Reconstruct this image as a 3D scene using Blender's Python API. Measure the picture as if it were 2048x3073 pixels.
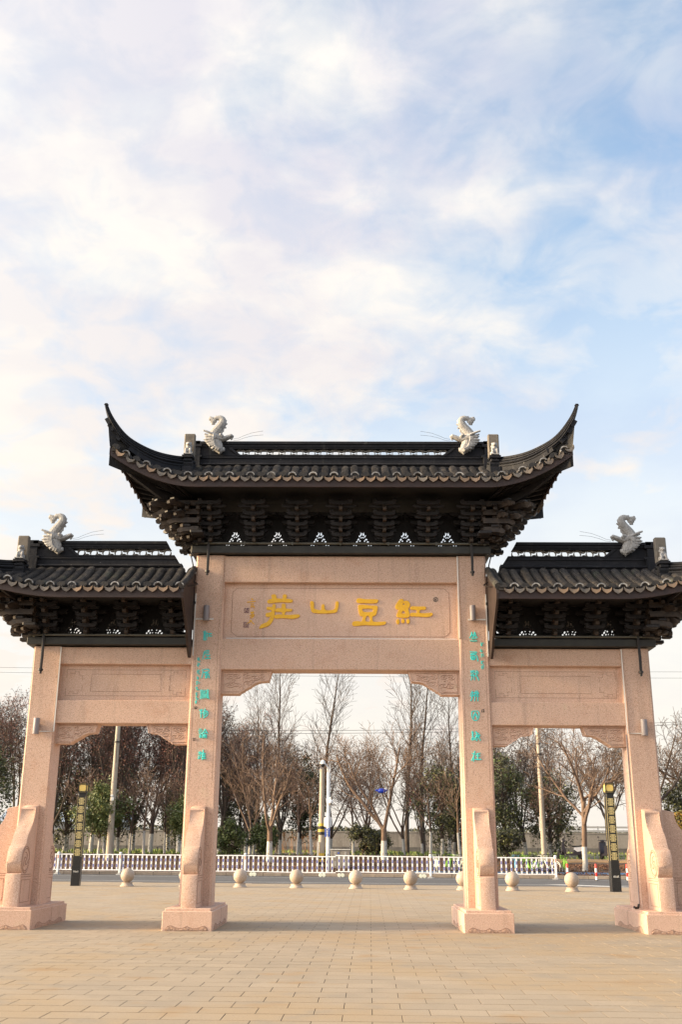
import bpy, bmesh, math, random
import numpy as np
from mathutils import Vector, Matrix, Euler, noise
rad = math.radians
for o in list(bpy.data.objects): bpy.data.objects.remove(o)
scn = bpy.context.scene
col = scn.collection

# ------------------------------------------------------------------ camera
CAM = (0.272, -20.326, 1.5); YAW, PITCH, ROLL = .0129, .3151, .0065
cam_d = bpy.data.cameras.new('camera'); cam = bpy.data.objects.new('camera', cam_d); col.objects.link(cam)
cam_d.sensor_fit = 'VERTICAL'; cam_d.sensor_height = 36.0; cam_d.sensor_width = 24.0; cam_d.lens = 36.0*3079.5/3073
cam_d.clip_start = .1; cam_d.clip_end = 3000
_r0 = Vector((math.cos(YAW), math.sin(YAW), 0)); _h = Vector((-math.sin(YAW), math.cos(YAW), 0)); _Z = Vector((0, 0, 1))
_f = math.cos(PITCH)*_h + math.sin(PITCH)*_Z; _u0 = -math.sin(PITCH)*_h + math.cos(PITCH)*_Z
_R = math.cos(ROLL)*_r0 + math.sin(ROLL)*_u0; _U = math.cos(ROLL)*_u0 - math.sin(ROLL)*_r0
_m = Matrix((_R, _U, -_f)).transposed().to_4x4(); _m.translation = Vector(CAM)
cam.matrix_world = _m; scn.camera = cam
scn.render.resolution_x = 683; scn.render.resolution_y = 1024

# ------------------------------------------------------------------ sun, sky, exposure
SUN_EL, SUN_AZ = rad(15), Vector((-1.0, -.10, 0)).normalized()      # hazy low sun at the left, grazing the front of the gate
SKY_ROT = math.atan2(SUN_AZ.x, SUN_AZ.y)
sun_d = bpy.data.lights.new('sun', 'SUN'); sun = bpy.data.objects.new('sun', sun_d); col.objects.link(sun)
sun_d.energy = 2.7; sun_d.angle = rad(10.0); sun_d.color = (1.0, .73, .40)
_sd = (SUN_AZ*math.cos(SUN_EL) + _Z*math.sin(SUN_EL)).normalized()
sun.rotation_euler = _sd.to_track_quat('Z', 'Y').to_euler(); sun.location = _sd*60
scn.view_settings.view_transform = 'Standard'; scn.view_settings.look = 'None'
scn.view_settings.gamma = 1.0; scn.view_settings.use_curve_mapping = False
scn.view_settings.exposure = 1.78
CLOUD_LIT = (2.80, 2.68, 2.53); CLOUD_SHADE = (2.10, 2.06, 2.30)
SKY_GAIN = (.96, 1.06, 1.04)
BIG_OFF, MED_OFF, LIT_OFF = (3.1, 1.7, .4), (7.3, 2.2, 1.4), (1.3, 9.2, 3.4)
world = bpy.data.worlds.new('World'); scn.world = world; world.use_nodes = True
def build_world():
    nt = world.node_tree; N = nt.nodes; L = nt.links; N.clear()
    out = N.new('ShaderNodeOutputWorld'); bg = N.new('ShaderNodeBackground'); bg.inputs['Strength'].default_value = .11
    sky = N.new('ShaderNodeTexSky'); sky.sky_type = 'NISHITA'; sky.sun_disc = False
    sky.sun_elevation = SUN_EL; sky.sun_rotation = SKY_ROT; sky.air_density = 1.0; sky.dust_density = 1.6; sky.ozone_density = 1.4
    tc = N.new('ShaderNodeTexCoord'); sep = N.new('ShaderNodeSeparateXYZ'); L.new(tc.outputs['Generated'], sep.inputs[0])
    def math_(op, a, b=None, c=None, clamp=False):
        n = N.new('ShaderNodeMath'); n.operation = op; n.use_clamp = clamp
        for i, v in enumerate((a, b, c)):
            if v is None: continue
            if isinstance(v, (int, float)): n.inputs[i].default_value = v
            else: L.new(v, n.inputs[i])
        return n.outputs[0]
    zz = math_('ADD', math_('MAXIMUM', sep.outputs[2], 0.0), .22)
    cx = math_('DIVIDE', sep.outputs[0], zz); cy = math_('DIVIDE', sep.outputs[1], zz)
    cmb = N.new('ShaderNodeCombineXYZ'); L.new(cx, cmb.inputs[0]); L.new(cy, cmb.inputs[1])
    def noise_(scale, detail, rough, off, dist=0.0):
        mp = N.new('ShaderNodeMapping'); L.new(cmb.outputs[0], mp.inputs[0]); mp.inputs['Location'].default_value = off
        n = N.new('ShaderNodeTexNoise'); L.new(mp.outputs[0], n.inputs['Vector'])
        n.inputs['Scale'].default_value = scale; n.inputs['Detail'].default_value = detail
        n.inputs['Roughness'].default_value = rough; n.inputs['Distortion'].default_value = dist
        return n.outputs['Fac']
    def ramp(v, a, b):
        n = N.new('ShaderNodeMapRange'); n.interpolation_type = 'SMOOTHSTEP'; L.new(v, n.inputs[0])
        n.inputs[1].default_value = a; n.inputs[2].default_value = b; return n.outputs[0]
    big = noise_(1.15, 4, .5, BIG_OFF, .2)
    med = noise_(4.4, 7, .56, MED_OFF, .35)
    # the cloud sheet is thicker towards the sun (left)
    side = math_('MULTIPLY', sep.outputs[0], -.21)
    cov = math_('ADD', math_('ADD', math_('MULTIPLY', big, .50), math_('MULTIPLY', med, .50)), side)
    mask = math_('ADD', math_('MULTIPLY', ramp(cov, .36, .60), .64), .36)
    fine = math_('MULTIPLY_ADD', ramp(noise_(9.5, 5, .55, (4.2, 3.3, 6.1), .5), .32, .68), .34, -.19)
    mask = math_('ADD', mask, fine, None, True)
    hz = ramp(sep.outputs[2], .72, .08)                     # the veil thickens near the horizon
    mask = math_('MAXIMUM', mask, math_('MULTIPLY', hz, .94))
    lit = ramp(noise_(3.0, 6, .55, LIT_OFF, .2), .38, .62)
    lit = math_('MAXIMUM', lit, math_('MULTIPLY', ramp(side, -.01, .12), .8))
    mc = N.new('ShaderNodeMix'); mc.data_type = 'RGBA'; L.new(lit, mc.inputs[0])
    mc.inputs[6].default_value = (*CLOUD_SHADE, 1); mc.inputs[7].default_value = (*CLOUD_LIT, 1)
    mh = N.new('ShaderNodeMix'); mh.data_type = 'RGBA'; L.new(math_('MULTIPLY', hz, .85), mh.inputs[0])
    L.new(mc.outputs[2], mh.inputs[6]); mh.inputs[7].default_value = (2.74, 2.50, 2.22, 1)
    # hazy aureole: the veil glows round the (out of frame) sun
    dt = N.new('ShaderNodeVectorMath'); dt.operation = 'DOT_PRODUCT'; L.new(tc.outputs['Generated'], dt.inputs[0]); dt.inputs[1].default_value = tuple(_sd)
    au = math_('MULTIPLY_ADD', math_('POWER', math_('MAXIMUM', dt.outputs['Value'], 0.0), 6.0), 6.5, 1.0)
    sc_ = N.new('ShaderNodeVectorMath'); sc_.operation = 'SCALE'; L.new(mh.outputs[2], sc_.inputs[0]); L.new(au, sc_.inputs['Scale'])
    mx = N.new('ShaderNodeMix'); mx.data_type = 'RGBA'; L.new(mask, mx.inputs[0])
    gain = N.new('ShaderNodeVectorMath'); gain.operation = 'MULTIPLY'; L.new(sky.outputs[0], gain.inputs[0]); gain.inputs[1].default_value = SKY_GAIN
    L.new(gain.outputs[0], mx.inputs[6]); L.new(sc_.outputs[0], mx.inputs[7])
    L.new(mx.outputs[2], bg.inputs['Color']); L.new(bg.outputs[0], out.inputs[0])
build_world()

# ------------------------------------------------------------------ materials
MATS = {}
def mat(name, color, rough=.7, var=None, speck=None, bump=None, metal=0.0, rnd=0.0, rnd_hue=None, spec=.5, emis=None, coord='pos', trans=0.0, streak=None):
    """var=(scale, colour2, lo, hi)  speck=list of (scale, colour, threshold)  bump=(scale, strength)  rnd: per-object brightness"""
    if name in MATS: return MATS[name]
    m = bpy.data.materials.new(name); m.use_nodes = True; MATS[name] = m
    nt = m.node_tree; N = nt.nodes; L = nt.links; b = N['Principled BSDF']
    b.inputs['Roughness'].default_value = rough; b.inputs['Metallic'].default_value = metal
    b.inputs['Specular IOR Level'].default_value = spec
    if trans: b.inputs['Transmission Weight'].default_value = trans
    if coord == 'pos': v = N.new('ShaderNodeNewGeometry').outputs['Position']
    else: v = N.new('ShaderNodeTexCoord').outputs['Object']
    rgb = N.new('ShaderNodeRGB'); rgb.outputs[0].default_value = (*color, 1); c = rgb.outputs[0]
    def nz(scale, detail=4, rough_=.55):
        n = N.new('ShaderNodeTexNoise'); L.new(v, n.inputs['Vector']); n.inputs['Scale'].default_value = scale
        n.inputs['Detail'].default_value = detail; n.inputs['Roughness'].default_value = rough_; return n.outputs['Fac']
    def mr(f, a, bb):
        n = N.new('ShaderNodeMapRange'); n.interpolation_type = 'SMOOTHSTEP'; L.new(f, n.inputs[0]); n.inputs[1].default_value = a; n.inputs[2].default_value = bb; return n.outputs[0]
    def mixc(f, c1, c2):
        n = N.new('ShaderNodeMix'); n.data_type = 'RGBA'; L.new(f, n.inputs[0]); L.new(c1, n.inputs[6])
        if isinstance(c2, tuple): n.inputs[7].default_value = (*c2, 1)
        else: L.new(c2, n.inputs[7])
        return n.outputs[2]
    if var:
        for vv in (var if isinstance(var, list) else [var]):
            c = mixc(mr(nz(vv[0]), vv[2], vv[3]), c, vv[1])
    if streak:      # vertical weathering streaks: (scale_xy, colour, lo, hi)
        mp = N.new('ShaderNodeMapping'); L.new(v, mp.inputs[0]); mp.inputs['Scale'].default_value = (streak[0], streak[0], streak[0]*.06)
        n = N.new('ShaderNodeTexNoise'); L.new(mp.outputs[0], n.inputs['Vector']); n.inputs['Scale'].default_value = 1; n.inputs['Detail'].default_value = 5
        c = mixc(mr(n.outputs['Fac'], streak[2], streak[3]), c, streak[1])
    if speck:
        for s, sc, th in speck:
            n = N.new('ShaderNodeTexNoise'); L.new(v, n.inputs['Vector']); n.inputs['Scale'].default_value = s; n.inputs['Detail'].default_value = 2
            c = mixc(mr(n.outputs['Fac'], th, th+.07), c, sc)
    if rnd or rnd_hue:
        oi = N.new('ShaderNodeObjectInfo'); hs = N.new('ShaderNodeHueSaturation'); L.new(c, hs.inputs['Color'])
        mp = N.new('ShaderNodeMapRange'); L.new(oi.outputs['Random'], mp.inputs[0]); mp.inputs[3].default_value = 1-rnd; mp.inputs[4].default_value = 1+rnd
        L.new(mp.outputs[0], hs.inputs['Value']); c = hs.outputs[0]
        if rnd_hue:
            wn = N.new('ShaderNodeTexWhiteNoise'); wn.noise_dimensions = '1D'; L.new(oi.outputs['Random'], wn.inputs['W'])
            c = mixc(mr(wn.outputs['Value'], .35, .75), c, rnd_hue)
    L.new(c, b.inputs['Base Color'])
    if emis: b.inputs['Emission Color'].default_value = (*emis[:3], 1); b.inputs['Emission Strength'].default_value = emis[3]
    if bump:
        bn = N.new('ShaderNodeBump'); bn.inputs['Strength'].default_value = bump[1]; bn.inputs['Distance'].default_value = .02
        L.new(nz(bump[0], 5), bn.inputs['Height']); L.new(bn.outputs[0], b.inputs['Normal'])
    return m

mat('granite', (.61, .412, .315), .72, rnd=.055, var=[(1.6, (.60, .47, .33), .64, .80), (.9, (.63, .43, .32), .4, .65), (2.7, (.55, .34, .24), .5, .75), (.35, (.56, .38, .29), .45, .65)],
    speck=[(62, (.71, .53, .43), .55), (50, (.46, .285, .21), .585), (90, (.27, .18, .145), .61)], streak=(6, (.43, .29, .22), .53, .80), bump=(60, .2))
mat('granite_rough', (.43, .275, .20), .9, speck=[(40, (.56, .39, .30), .55), (26, (.20, .13, .10), .60)], bump=(25, .9))
mat('carved_line', (.25, .14, .10), .9)
mat('gold_paint', (.83, .47, .02), .42, var=(14, (.76, .40, .015), .45, .7), bump=(60, .1))
mat('turquoise', (.06, .68, .64), .5, var=(10, (.08, .72, .69), .4, .7))
mat('seal_dark', (.07, .065, .06), .8, var=(60, (.25, .2, .17), .5, .6))
mat('seal_plum', (.16, .09, .11), .8, var=(60, (.42, .27, .22), .47, .55))
mat('tile', (.050, .047, .047), .85, spec=.25, var=[(5, (.092, .080, .070), .45, .7), (22, (.022, .022, .024), .48, .68), (1.1, (.070, .074, .060), .58, .74)], rnd=.25, bump=(30, .4))
mat('tile_deck', (.016, .016, .018), .8, var=(9, (.035, .031, .028), .45, .7), bump=(30, .4))
mat('drip', (.22, .195, .17), .75, var=[(9, (.14, .13, .125), .42, .62), (30, (.26, .22, .18), .5, .7)], rnd=.22, rnd_hue=(.33, .235, .165), bump=(40, .3))
mat('ring_tile', (.30, .30, .30), .7, var=(20, (.13, .13, .135), .4, .6), rnd=.3)
mat('ridge', (.0125, .0135, .018), .75, spec=.3, var=[(3, (.022, .022, .027), .4, .7), (40, (.008, .008, .011), .5, .7)], speck=[(16, (.14, .135, .13), .71)], streak=(9, (.055, .053, .052), .58, .8), bump=(20, .25))
mat('lattice', (.30, .28, .25), .8, var=(14, (.2, .185, .165), .4, .7))
mat('plinth', (.19, .165, .135), .8, var=(8, (.13, .11, .09), .4, .7))
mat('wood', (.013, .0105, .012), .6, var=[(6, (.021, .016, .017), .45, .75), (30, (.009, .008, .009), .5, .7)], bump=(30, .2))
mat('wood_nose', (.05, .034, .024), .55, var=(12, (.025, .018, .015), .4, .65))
mat('fascia', (.030, .016, .0145), .55, var=(3, (.042, .022, .019), .4, .7), bump=(40, .1))
mat('board', (.03, .018, .016), .6, var=(5, (.045, .027, .023), .4, .7))
mat('beam_dark', (.018, .018, .016), .5, var=(4, (.028, .027, .022), .4, .7))
mat('led_tube', (.085, .08, .062), .4)
mat('white_stone', (.40, .39, .38), .85, var=[(7, (.30, .29, .28), .42, .65), (26, (.17, .16, .155), .54, .68)], coord='obj', bump=(28, .5))
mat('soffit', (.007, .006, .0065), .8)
mat('wire', (.03, .03, .03), .5)
mat('cable', (.018, .014, .013), .5)
mat('conduit', (.72, .70, .66), .4)
mat('lamp_grey', (.26, .235, .245), .45)
mat('black_granite', (.016, .016, .017), .25, var=(30, (.03, .03, .03), .5, .7))
mat('black_metal', (.02, .019, .018), .4)
mat('fret_gold', (.70, .58, .27), .5)
mat('lantern', (.86, .64, .20), .4, var=(9, (.84, .58, .14), .4, .7))
mat('letter_white', (.8, .8, .78), .5)
mat('ball', (.42, .335, .265), .6, var=(3, (.36, .285, .225), .4, .7), speck=[(60, (.22, .18, .15), .60), (45, (.56, .47, .39), .58)], rnd=.12, coord='pos')
mat('fence_white', (.80, .80, .82), .35, var=(3, (.70, .69, .68), .5, .8))
mat('fence_blue', (.045, .05, .36), .4)
mat('fence_grey', (.42, .43, .44), .5)
mat('orange_reflector', (.7, .25, .1), .4)
mat('red_paint', (.78, .03, .025), .4)
mat('asphalt', (.072, .075, .082), .85, var=[(.25, (.095, .098, .105), .35, .7), (3, (.06, .063, .07), .45, .7)], speck=[(45, (.14, .14, .14), .62)], bump=(60, .3))
mat('road_line', (.62, .62, .60), .6, var=(6, (.35, .35, .35), .55, .75))
mat('kerb', (.36, .30, .245), .85, var=(2, (.29, .245, .2), .4, .7), rnd=.12, bump=(30, .2))
mat('joint', (.022, .019, .016), .95, var=[(1.4, (.09, .07, .052), .54, .70)])
mat('soil', (.10, .066, .045), .95, var=[(.6, (.14, .095, .06), .4, .7), (7, (.055, .036, .028), .45, .7)], bump=(12, .8))
mat('leaf_litter', (.13, .068, .044), .9, rnd=0, var=[(1.5, (.22, .115, .06), .4, .7), (19, (.07, .034, .028), .5, .6)])
mat('ground', (.115, .10, .06), .95, var=[(.12, (.10, .12, .05), .45, .6), (1.2, (.15, .115, .08), .45, .7)], bump=(6, .5))
mat('grass', (.15, .23, .05), .8, var=(.8, (.24, .25, .07), .4, .65))
mat('path_dirt', (.48, .30, .15), .9, var=(1, (.40, .25, .13), .4, .7))
mat('bike_blue', (.10, .22, .45), .7, var=(3, (.16, .26, .42), .4, .7))
mat('concrete', (.33, .29, .25), .85, var=[(.7, (.27, .235, .2), .4, .7), (5, (.37, .33, .285), .45, .7)], streak=(1.5, (.19, .165, .145), .5, .75), rnd=.06)
mat('concrete_pole', (.42, .365, .295), .8, var=(3, (.38, .32, .25), .4, .7))
mat('wall_base', (.17, .155, .14), .9, var=(1.2, (.12, .11, .1), .4, .7))
mat('bark', (.16, .105, .075), .9, var=[(3, (.11, .075, .058), .4, .7), (14, (.22, .15, .11), .5, .7)], coord='obj', bump=(18, .5))
mat('bark_dark', (.095, .072, .06), .9, var=(4, (.065, .05, .043), .4, .7))
mat('bark_red', (.12, .075, .06), .9, var=(3, (.08, .05, .042), .4, .7))
mat('twig', (.17, .115, .085), .85)
mat('leaf_red', (.20, .085, .065), .8, var=(1.4, (.14, .07, .055), .4, .65))
mat('leaf_brown', (.15, .10, .075), .8, var=(1.4, (.11, .075, .06), .4, .65))
mat('leaf_dark', (.058, .060, .038), .65, var=(.9, (.075, .078, .044), .4, .65))
mat('leaf_green', (.085, .12, .035), .55, var=(1.3, (.12, .145, .045), .4, .65))
mat('leaf_olive', (.17, .17, .05), .6, var=(1.3, (.11, .125, .04), .4, .65))
mat('leaf_yellow', (.24, .15, .03), .7)
mat('reed', (.42, .22, .10), .9)
mat('pole_white', (.78, .78, .78), .35)
mat('dark_glass', (.02, .02, .025), .15)
mat('sign_blue', (.05, .11, .45), .4)
mat('cabinet', (.27, .245, .215), .5, var=(3, (.23, .21, .185), .4, .7))
mat('cabinet_top', (.62, .62, .60), .5)
mat('yellow_band', (.62, .42, .05), .5)
mat('steel', (.42, .43, .45), .4, metal=.6)
mat('rubber', (.02, .02, .02), .7)
mat('bike_green', (.20, .42, .05), .4)
mat('bike_white', (.62, .66, .58), .4)
mat('bike_cyan', (.12, .34, .55), .4)
mat('bike_yellow', (.75, .55, .05), .4)
mat('scooter_dark', (.035, .03, .04), .35)
mat('scooter_white', (.72, .72, .73), .35)
mat('balloon', (.02, .06, .55), .3)
mat('far_roof', (.30, .36, .44), .6)
mat('far_wall', (.42, .41, .40), .8)

def trunk_mat(name, base):            # bark with a coat of lime wash on the lowest metre
    m = mat(name, *base); nt = m.node_tree; N = nt.nodes; L = nt.links; b = N['Principled BSDF']
    src = b.inputs['Base Color'].links[0].from_socket
    tc = N.new('ShaderNodeTexCoord'); sp = N.new('ShaderNodeSeparateXYZ'); L.new(tc.outputs['Object'], sp.inputs[0])
    nz = N.new('ShaderNodeTexNoise'); nz.inputs['Scale'].default_value = 5; L.new(tc.outputs['Object'], nz.inputs['Vector'])
    ad = N.new('ShaderNodeMath'); ad.operation = 'MULTIPLY_ADD'; L.new(nz.outputs['Fac'], ad.inputs[0]); ad.inputs[1].default_value = .12; L.new(sp.outputs[2], ad.inputs[2])
    mr = N.new('ShaderNodeMapRange'); L.new(ad.outputs[0], mr.inputs[0]); mr.inputs[1].default_value = 1.16; mr.inputs[2].default_value = 1.19
    n2 = N.new('ShaderNodeTexNoise'); n2.inputs['Scale'].default_value = 9; n2.inputs['Detail'].default_value = 5; L.new(tc.outputs['Object'], n2.inputs['Vector'])
    m2 = N.new('ShaderNodeMapRange'); L.new(n2.outputs['Fac'], m2.inputs[0]); m2.inputs[1].default_value = .60; m2.inputs[2].default_value = .68
    mxx = N.new('ShaderNodeMath'); mxx.operation = 'MAXIMUM'; L.new(mr.outputs[0], mxx.inputs[0]); L.new(m2.outputs[0], mxx.inputs[1])
    mx = N.new('ShaderNodeMix'); mx.data_type = 'RGBA'; L.new(mxx.outputs[0], mx.inputs[0]); mx.inputs[6].default_value = (.50, .485, .455, 1); L.new(src, mx.inputs[7])
    L.new(mx.outputs[2], b.inputs['Base Color']); return m
trunk_mat('trunk_limed', ((.19, .125, .085), .9, [(3, (.13, .088, .066), .4, .7)]))
trunk_mat('trunk_limed_dark', ((.085, .06, .05), .9, [(3, (.06, .045, .038), .4, .7)]))

# paving stones: each stone its own tone, found from its place in the laying grid
PAVE_A, PW, PD = rad(-.9), .552, .386
def pave_material():
    m = bpy.data.materials.new('paver'); m.use_nodes = True; MATS['paver'] = m
    nt = m.node_tree; N = nt.nodes; L = nt.links; b = N['Principled BSDF']; b.inputs['Roughness'].default_value = .78
    g = N.new('ShaderNodeNewGeometry'); at = N.new('ShaderNodeAttribute'); at.attribute_name = 'tone'
    def nz(s, d=5):
        n = N.new('ShaderNodeTexNoise'); L.new(g.outputs['Position'], n.inputs['Vector']); n.inputs['Scale'].default_value = s; n.inputs['Detail'].default_value = d; return n.outputs['Fac']
    def mr(f, a, c):
        n = N.new('ShaderNodeMapRange'); n.interpolation_type = 'SMOOTHSTEP'; L.new(f, n.inputs[0]); n.inputs[1].default_value = a; n.inputs[2].default_value = c; return n.outputs[0]
    def mix(f, c1, c2):
        n = N.new('ShaderNodeMix'); n.data_type = 'RGBA'; L.new(f, n.inputs[0])
        for i, c in ((6, c1), (7, c2)):
            if isinstance(c, tuple): n.inputs[i].default_value = (*c, 1)
            else: L.new(c, n.inputs[i])
        return n.outputs[2]
    c = mix(at.outputs['Fac'], (.30, .245, .18), (.36, .292, .214))
    c = mix(mr(nz(.35), .42, .62), c, (.34, .255, .16))
    c = mix(mr(nz(1.6), .48, .72), c, (.285, .235, .175))
    c = mix(mr(nz(.9), .58, .74), c, (.32, .215, .115))
    c = mix(mr(nz(70, 2), .58, .68), c, (.24, .185, .13))
    c = mix(mr(nz(9), .63, .75), c, (.27, .215, .15))
    L.new(c, b.inputs['Base Color'])
    bn = N.new('ShaderNodeBump'); bn.inputs['Strength'].default_value = .25; bn.inputs['Distance'].default_value = .01; L.new(nz(55), bn.inputs['Height']); L.new(bn.outputs[0], b.inputs['Normal'])
pave_material()

# ------------------------------------------------------------------ mesh helpers
class MB:
    def __init__(s): s.v = []; s.f = []; s.m = []; s.mi = 0
    def add(s, vs, fs):
        o = len(s.v); s.v += [tuple(p) for p in vs]; s.f += [tuple(i+o for i in f) for f in fs]; s.m += [s.mi]*len(fs); return s
    def box(s, x0, x1, y0, y1, z0, z1, c=0.0, T=None):
        if c <= 0:
            vs = [(x, y, z) for z in (z0, z1) for y in (y0, y1) for x in (x0, x1)]
            fs = [(0, 2, 3, 1), (4, 5, 7, 6), (0, 1, 5, 4), (2, 6, 7, 3), (0, 4, 6, 2), (1, 3, 7, 5)]
        else:
            vs = []; fs = []; idx = {}
            X = (x0, x1); Y = (y0, y1); Z = (z0, z1); sg = (1, -1)
            for i in (0, 1):
                for j in (0, 1):
                    for k in (0, 1):
                        for a in range(3):
                            p = [X[i]+sg[i]*c, Y[j]+sg[j]*c, Z[k]+sg[k]*c]; p[a] = (X[i], Y[j], Z[k])[a]
                            idx[i, j, k, a] = len(vs); vs.append(tuple(p))
            def key(a, s_, u, w):
                t = [0, 0, 0]; t[a] = s_; t[(a+1) % 3] = u; t[(a+2) % 3] = w; return tuple(t)
            for a in range(3):
                for s_ in (0, 1):
                    q = [idx[(*key(a, s_, u, w), a)] for u, w in ((0, 0), (1, 0), (1, 1), (0, 1))]
                    fs.append(tuple(q if s_ else q[::-1]))
                b, d = (a+1) % 3, (a+2) % 3
                for u in (0, 1):
                    for w in (0, 1):
                        k0, k1 = [0, 0, 0], [0, 0, 0]; k0[a] = 0; k1[a] = 1; k0[b] = k1[b] = u; k0[d] = k1[d] = w
                        q = [idx[(*k0, b)], idx[(*k1, b)], idx[(*k1, d)], idx[(*k0, d)]]
                        fs.append(tuple(q if (u ^ w) else q[::-1]))
            for i in (0, 1):
                for j in (0, 1):
                    for k in (0, 1):
                        q = [idx[i, j, k, a] for a in range(3)]
                        fs.append(tuple(q if (i+j+k) % 2 else q[::-1]))
        if T: vs = [T(p) for p in vs]
        return s.add(vs, fs)
    def prism(s, poly, a0, a1, axis='x'):
        """polygon (u,w) extruded along axis: x -> (y,z), y -> (x,z), z -> (x,y)"""
        n = len(poly)
        P = {'x': lambda u, w, a: (a, u, w), 'y': lambda u, w, a: (u, a, w), 'z': lambda u, w, a: (u, w, a)}[axis]
        vs = [P(u, w, a0) for u, w in poly]+[P(u, w, a1) for u, w in poly]
        area = sum(poly[i][0]*poly[(i+1) % n][1]-poly[(i+1) % n][0]*poly[i][1] for i in range(n))
        flip = (area < 0) ^ (axis == 'y') ^ (a1 < a0)
        fs = [tuple(range(n))[::-1], tuple(range(n, 2*n))]+[(i, (i+1) % n, n+(i+1) % n, n+i) for i in range(n)]
        if flip: fs = [f[::-1] for f in fs]
        return s.add(vs, fs)
    def tube(s, pts, r, n=6, cap=True, squash=None, up=None):
        """swept tube; r one number or list; squash=(a,b) scales the two section axes"""
        pts = [Vector(p) for p in pts]; m = len(pts)
        rs = [r]*m if isinstance(r, (int, float)) else list(r)
        if len(rs) != m: rs = [float(np.interp(i/(m-1), np.linspace(0, 1, len(rs)), rs)) for i in range(m)]
        base = len(s.v); ring = []; ref = Vector(up) if up else None
        prev = None
        for i in range(m):
            t = (pts[min(i+1, m-1)]-pts[max(i-1, 0)])
            t = t.normalized() if t.length > 1e-9 else Vector((0, 0, 1))
            if ref is not None: a = ref - t*ref.dot(t)
            elif prev is None:
                q = Vector((0, 0, 1)) if abs(t.z) < .9 else Vector((1, 0, 0)); a = q - t*q.dot(t)
            else: a = prev - t*prev.dot(t)
            a = a.normalized() if a.length > 1e-6 else t.orthogonal().normalized()
            prev = a; b = t.cross(a); sa, sb = squash or (1, 1)
            vs = []
            for k in range(n):
                th = 2*math.pi*(k+.5)/n
                vs.append(tuple(pts[i]+a*(math.cos(th)*rs[i]*sa)+b*(math.sin(th)*rs[i]*sb)))
            ring.append(vs)
        vs = [p for q in ring for p in q]; fs = []
        for i in range(m-1):
            for k in range(n):
                k2 = (k+1) % n; fs.append((i*n+k, i*n+k2, (i+1)*n+k2, (i+1)*n+k))
        if cap: fs += [tuple(range(n))[::-1], tuple((m-1)*n+k for k in range(n))]
        return s.add(vs, fs)
    def sweep(s, pts, sec, sc=None, n_up=(0, 0, 1), cap=True):
        """sweep an open/closed section [(side,up)] along pts in vertical planes"""
        pts = [Vector(p) for p in pts]; m = len(pts); n = len(sec); vs = []
        for i in range(m):
            t = (pts[min(i+1, m-1)]-pts[max(i-1, 0)]).normalized()
            side = Vector((t.y, -t.x, 0))
            side = side.normalized() if side.length > 1e-4 else Vector((1, 0, 0))
            up = side.cross(t); k = 1 if sc is None else sc[i]
            if up.z < 0 and abs(t.z) < .95: up = -up
            for a, b in sec: vs.append(tuple(pts[i]+side*a*k+up*b*k))
        fs = []
        for i in range(m-1):
            for k in range(n): fs.append((i*n+k, i*n+(k+1) % n, (i+1)*n+(k+1) % n, (i+1)*n+k))
        if cap: fs += [tuple(range(n))[::-1], tuple((m-1)*n+k for k in range(n))]
        return s.add(vs, fs)
    def lathe(s, prof, n=24, c=(0, 0, 0), axis='z'):
        vs = []; fs = []; m = len(prof)
        for r, z in prof:
            for k in range(n):
                th = 2*math.pi*k/n; p = (r*math.cos(th), r*math.sin(th), z)
                if axis == 'x': p = (p[2], p[0], p[1])
                if axis == 'y': p = (p[0], p[2], p[1])
                vs.append((p[0]+c[0], p[1]+c[1], p[2]+c[2]))
        for i in range(m-1):
            for k in range(n): fs.append((i*n+k, i*n+(k+1) % n, (i+1)*n+(k+1) % n, (i+1)*n+k))
        fs += [tuple(range(n))[::-1], tuple((m-1)*n+k for k in range(n))]
        if axis == 'y': fs = [f[::-1] for f in fs]
        return s.add(vs, fs)
    def ball(s, c, r, n=12, sc=(1, 1, 1)):
        m = n//2; prof = [(max(1e-4, math.sin(math.pi*i/m)), -math.cos(math.pi*i/m)) for i in range(m+1)]
        o = len(s.v); s.lathe(prof, n); s.v[o:] = [(c[0]+p[0]*r*sc[0], c[1]+p[1]*r*sc[1], c[2]+p[2]*r*sc[2]) for p in s.v[o:]]; return s
    def grid(s, P, nu, nv):
        vs = [tuple(P(i/nu, j/nv)) for j in range(nv+1) for i in range(nu+1)]
        fs = [(j*(nu+1)+i, j*(nu+1)+i+1, (j+1)*(nu+1)+i+1, (j+1)*(nu+1)+i) for j in range(nv) for i in range(nu)]
        return s.add(vs, fs)
    def xf(s, M, start=0):
        s.v[start:] = [tuple(M @ Vector(p)) for p in s.v[start:]]; return s
    def mesh(s, name, mats, smooth=False, recalc=True):
        me = bpy.data.meshes.new(name); me.from_pydata(s.v, [], s.f)
        for k in (mats if isinstance(mats, (list, tuple)) else [mats]): me.materials.append(MATS[k])
        if any(s.m): me.polygons.foreach_set('material_index', s.m)
        if recalc:
            bm = bmesh.new(); bm.from_mesh(me); bmesh.ops.recalc_face_normals(bm, faces=bm.faces); bm.to_mesh(me); bm.free()
        if smooth:
            me.shade_smooth() if smooth is True else me.set_sharp_from_angle(angle=smooth)
            if smooth is not True: me.polygons.foreach_set('use_smooth', [True]*len(me.polygons)); me.set_sharp_from_angle(angle=smooth)
        me.update(); return me
    def obj(s, name, mats, parent=None, smooth=False, recalc=True):
        return link(name, s.mesh(name, mats, smooth, recalc), parent)
def link(name, data, parent=None, loc=None, rot=None, scale=None):
    o = bpy.data.objects.new(name, data); col.objects.link(o)
    if parent: o.parent = parent
    if loc: o.location = loc
    if rot: o.rotation_euler = rot
    if scale: o.scale = scale
    return o
def tag(o, label=None, cat=None, group=None, kind=None):
    if label: o['label'] = label
    if cat: o['category'] = cat
    if group: o['group'] = group
    if kind: o['kind'] = kind
    return o
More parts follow.
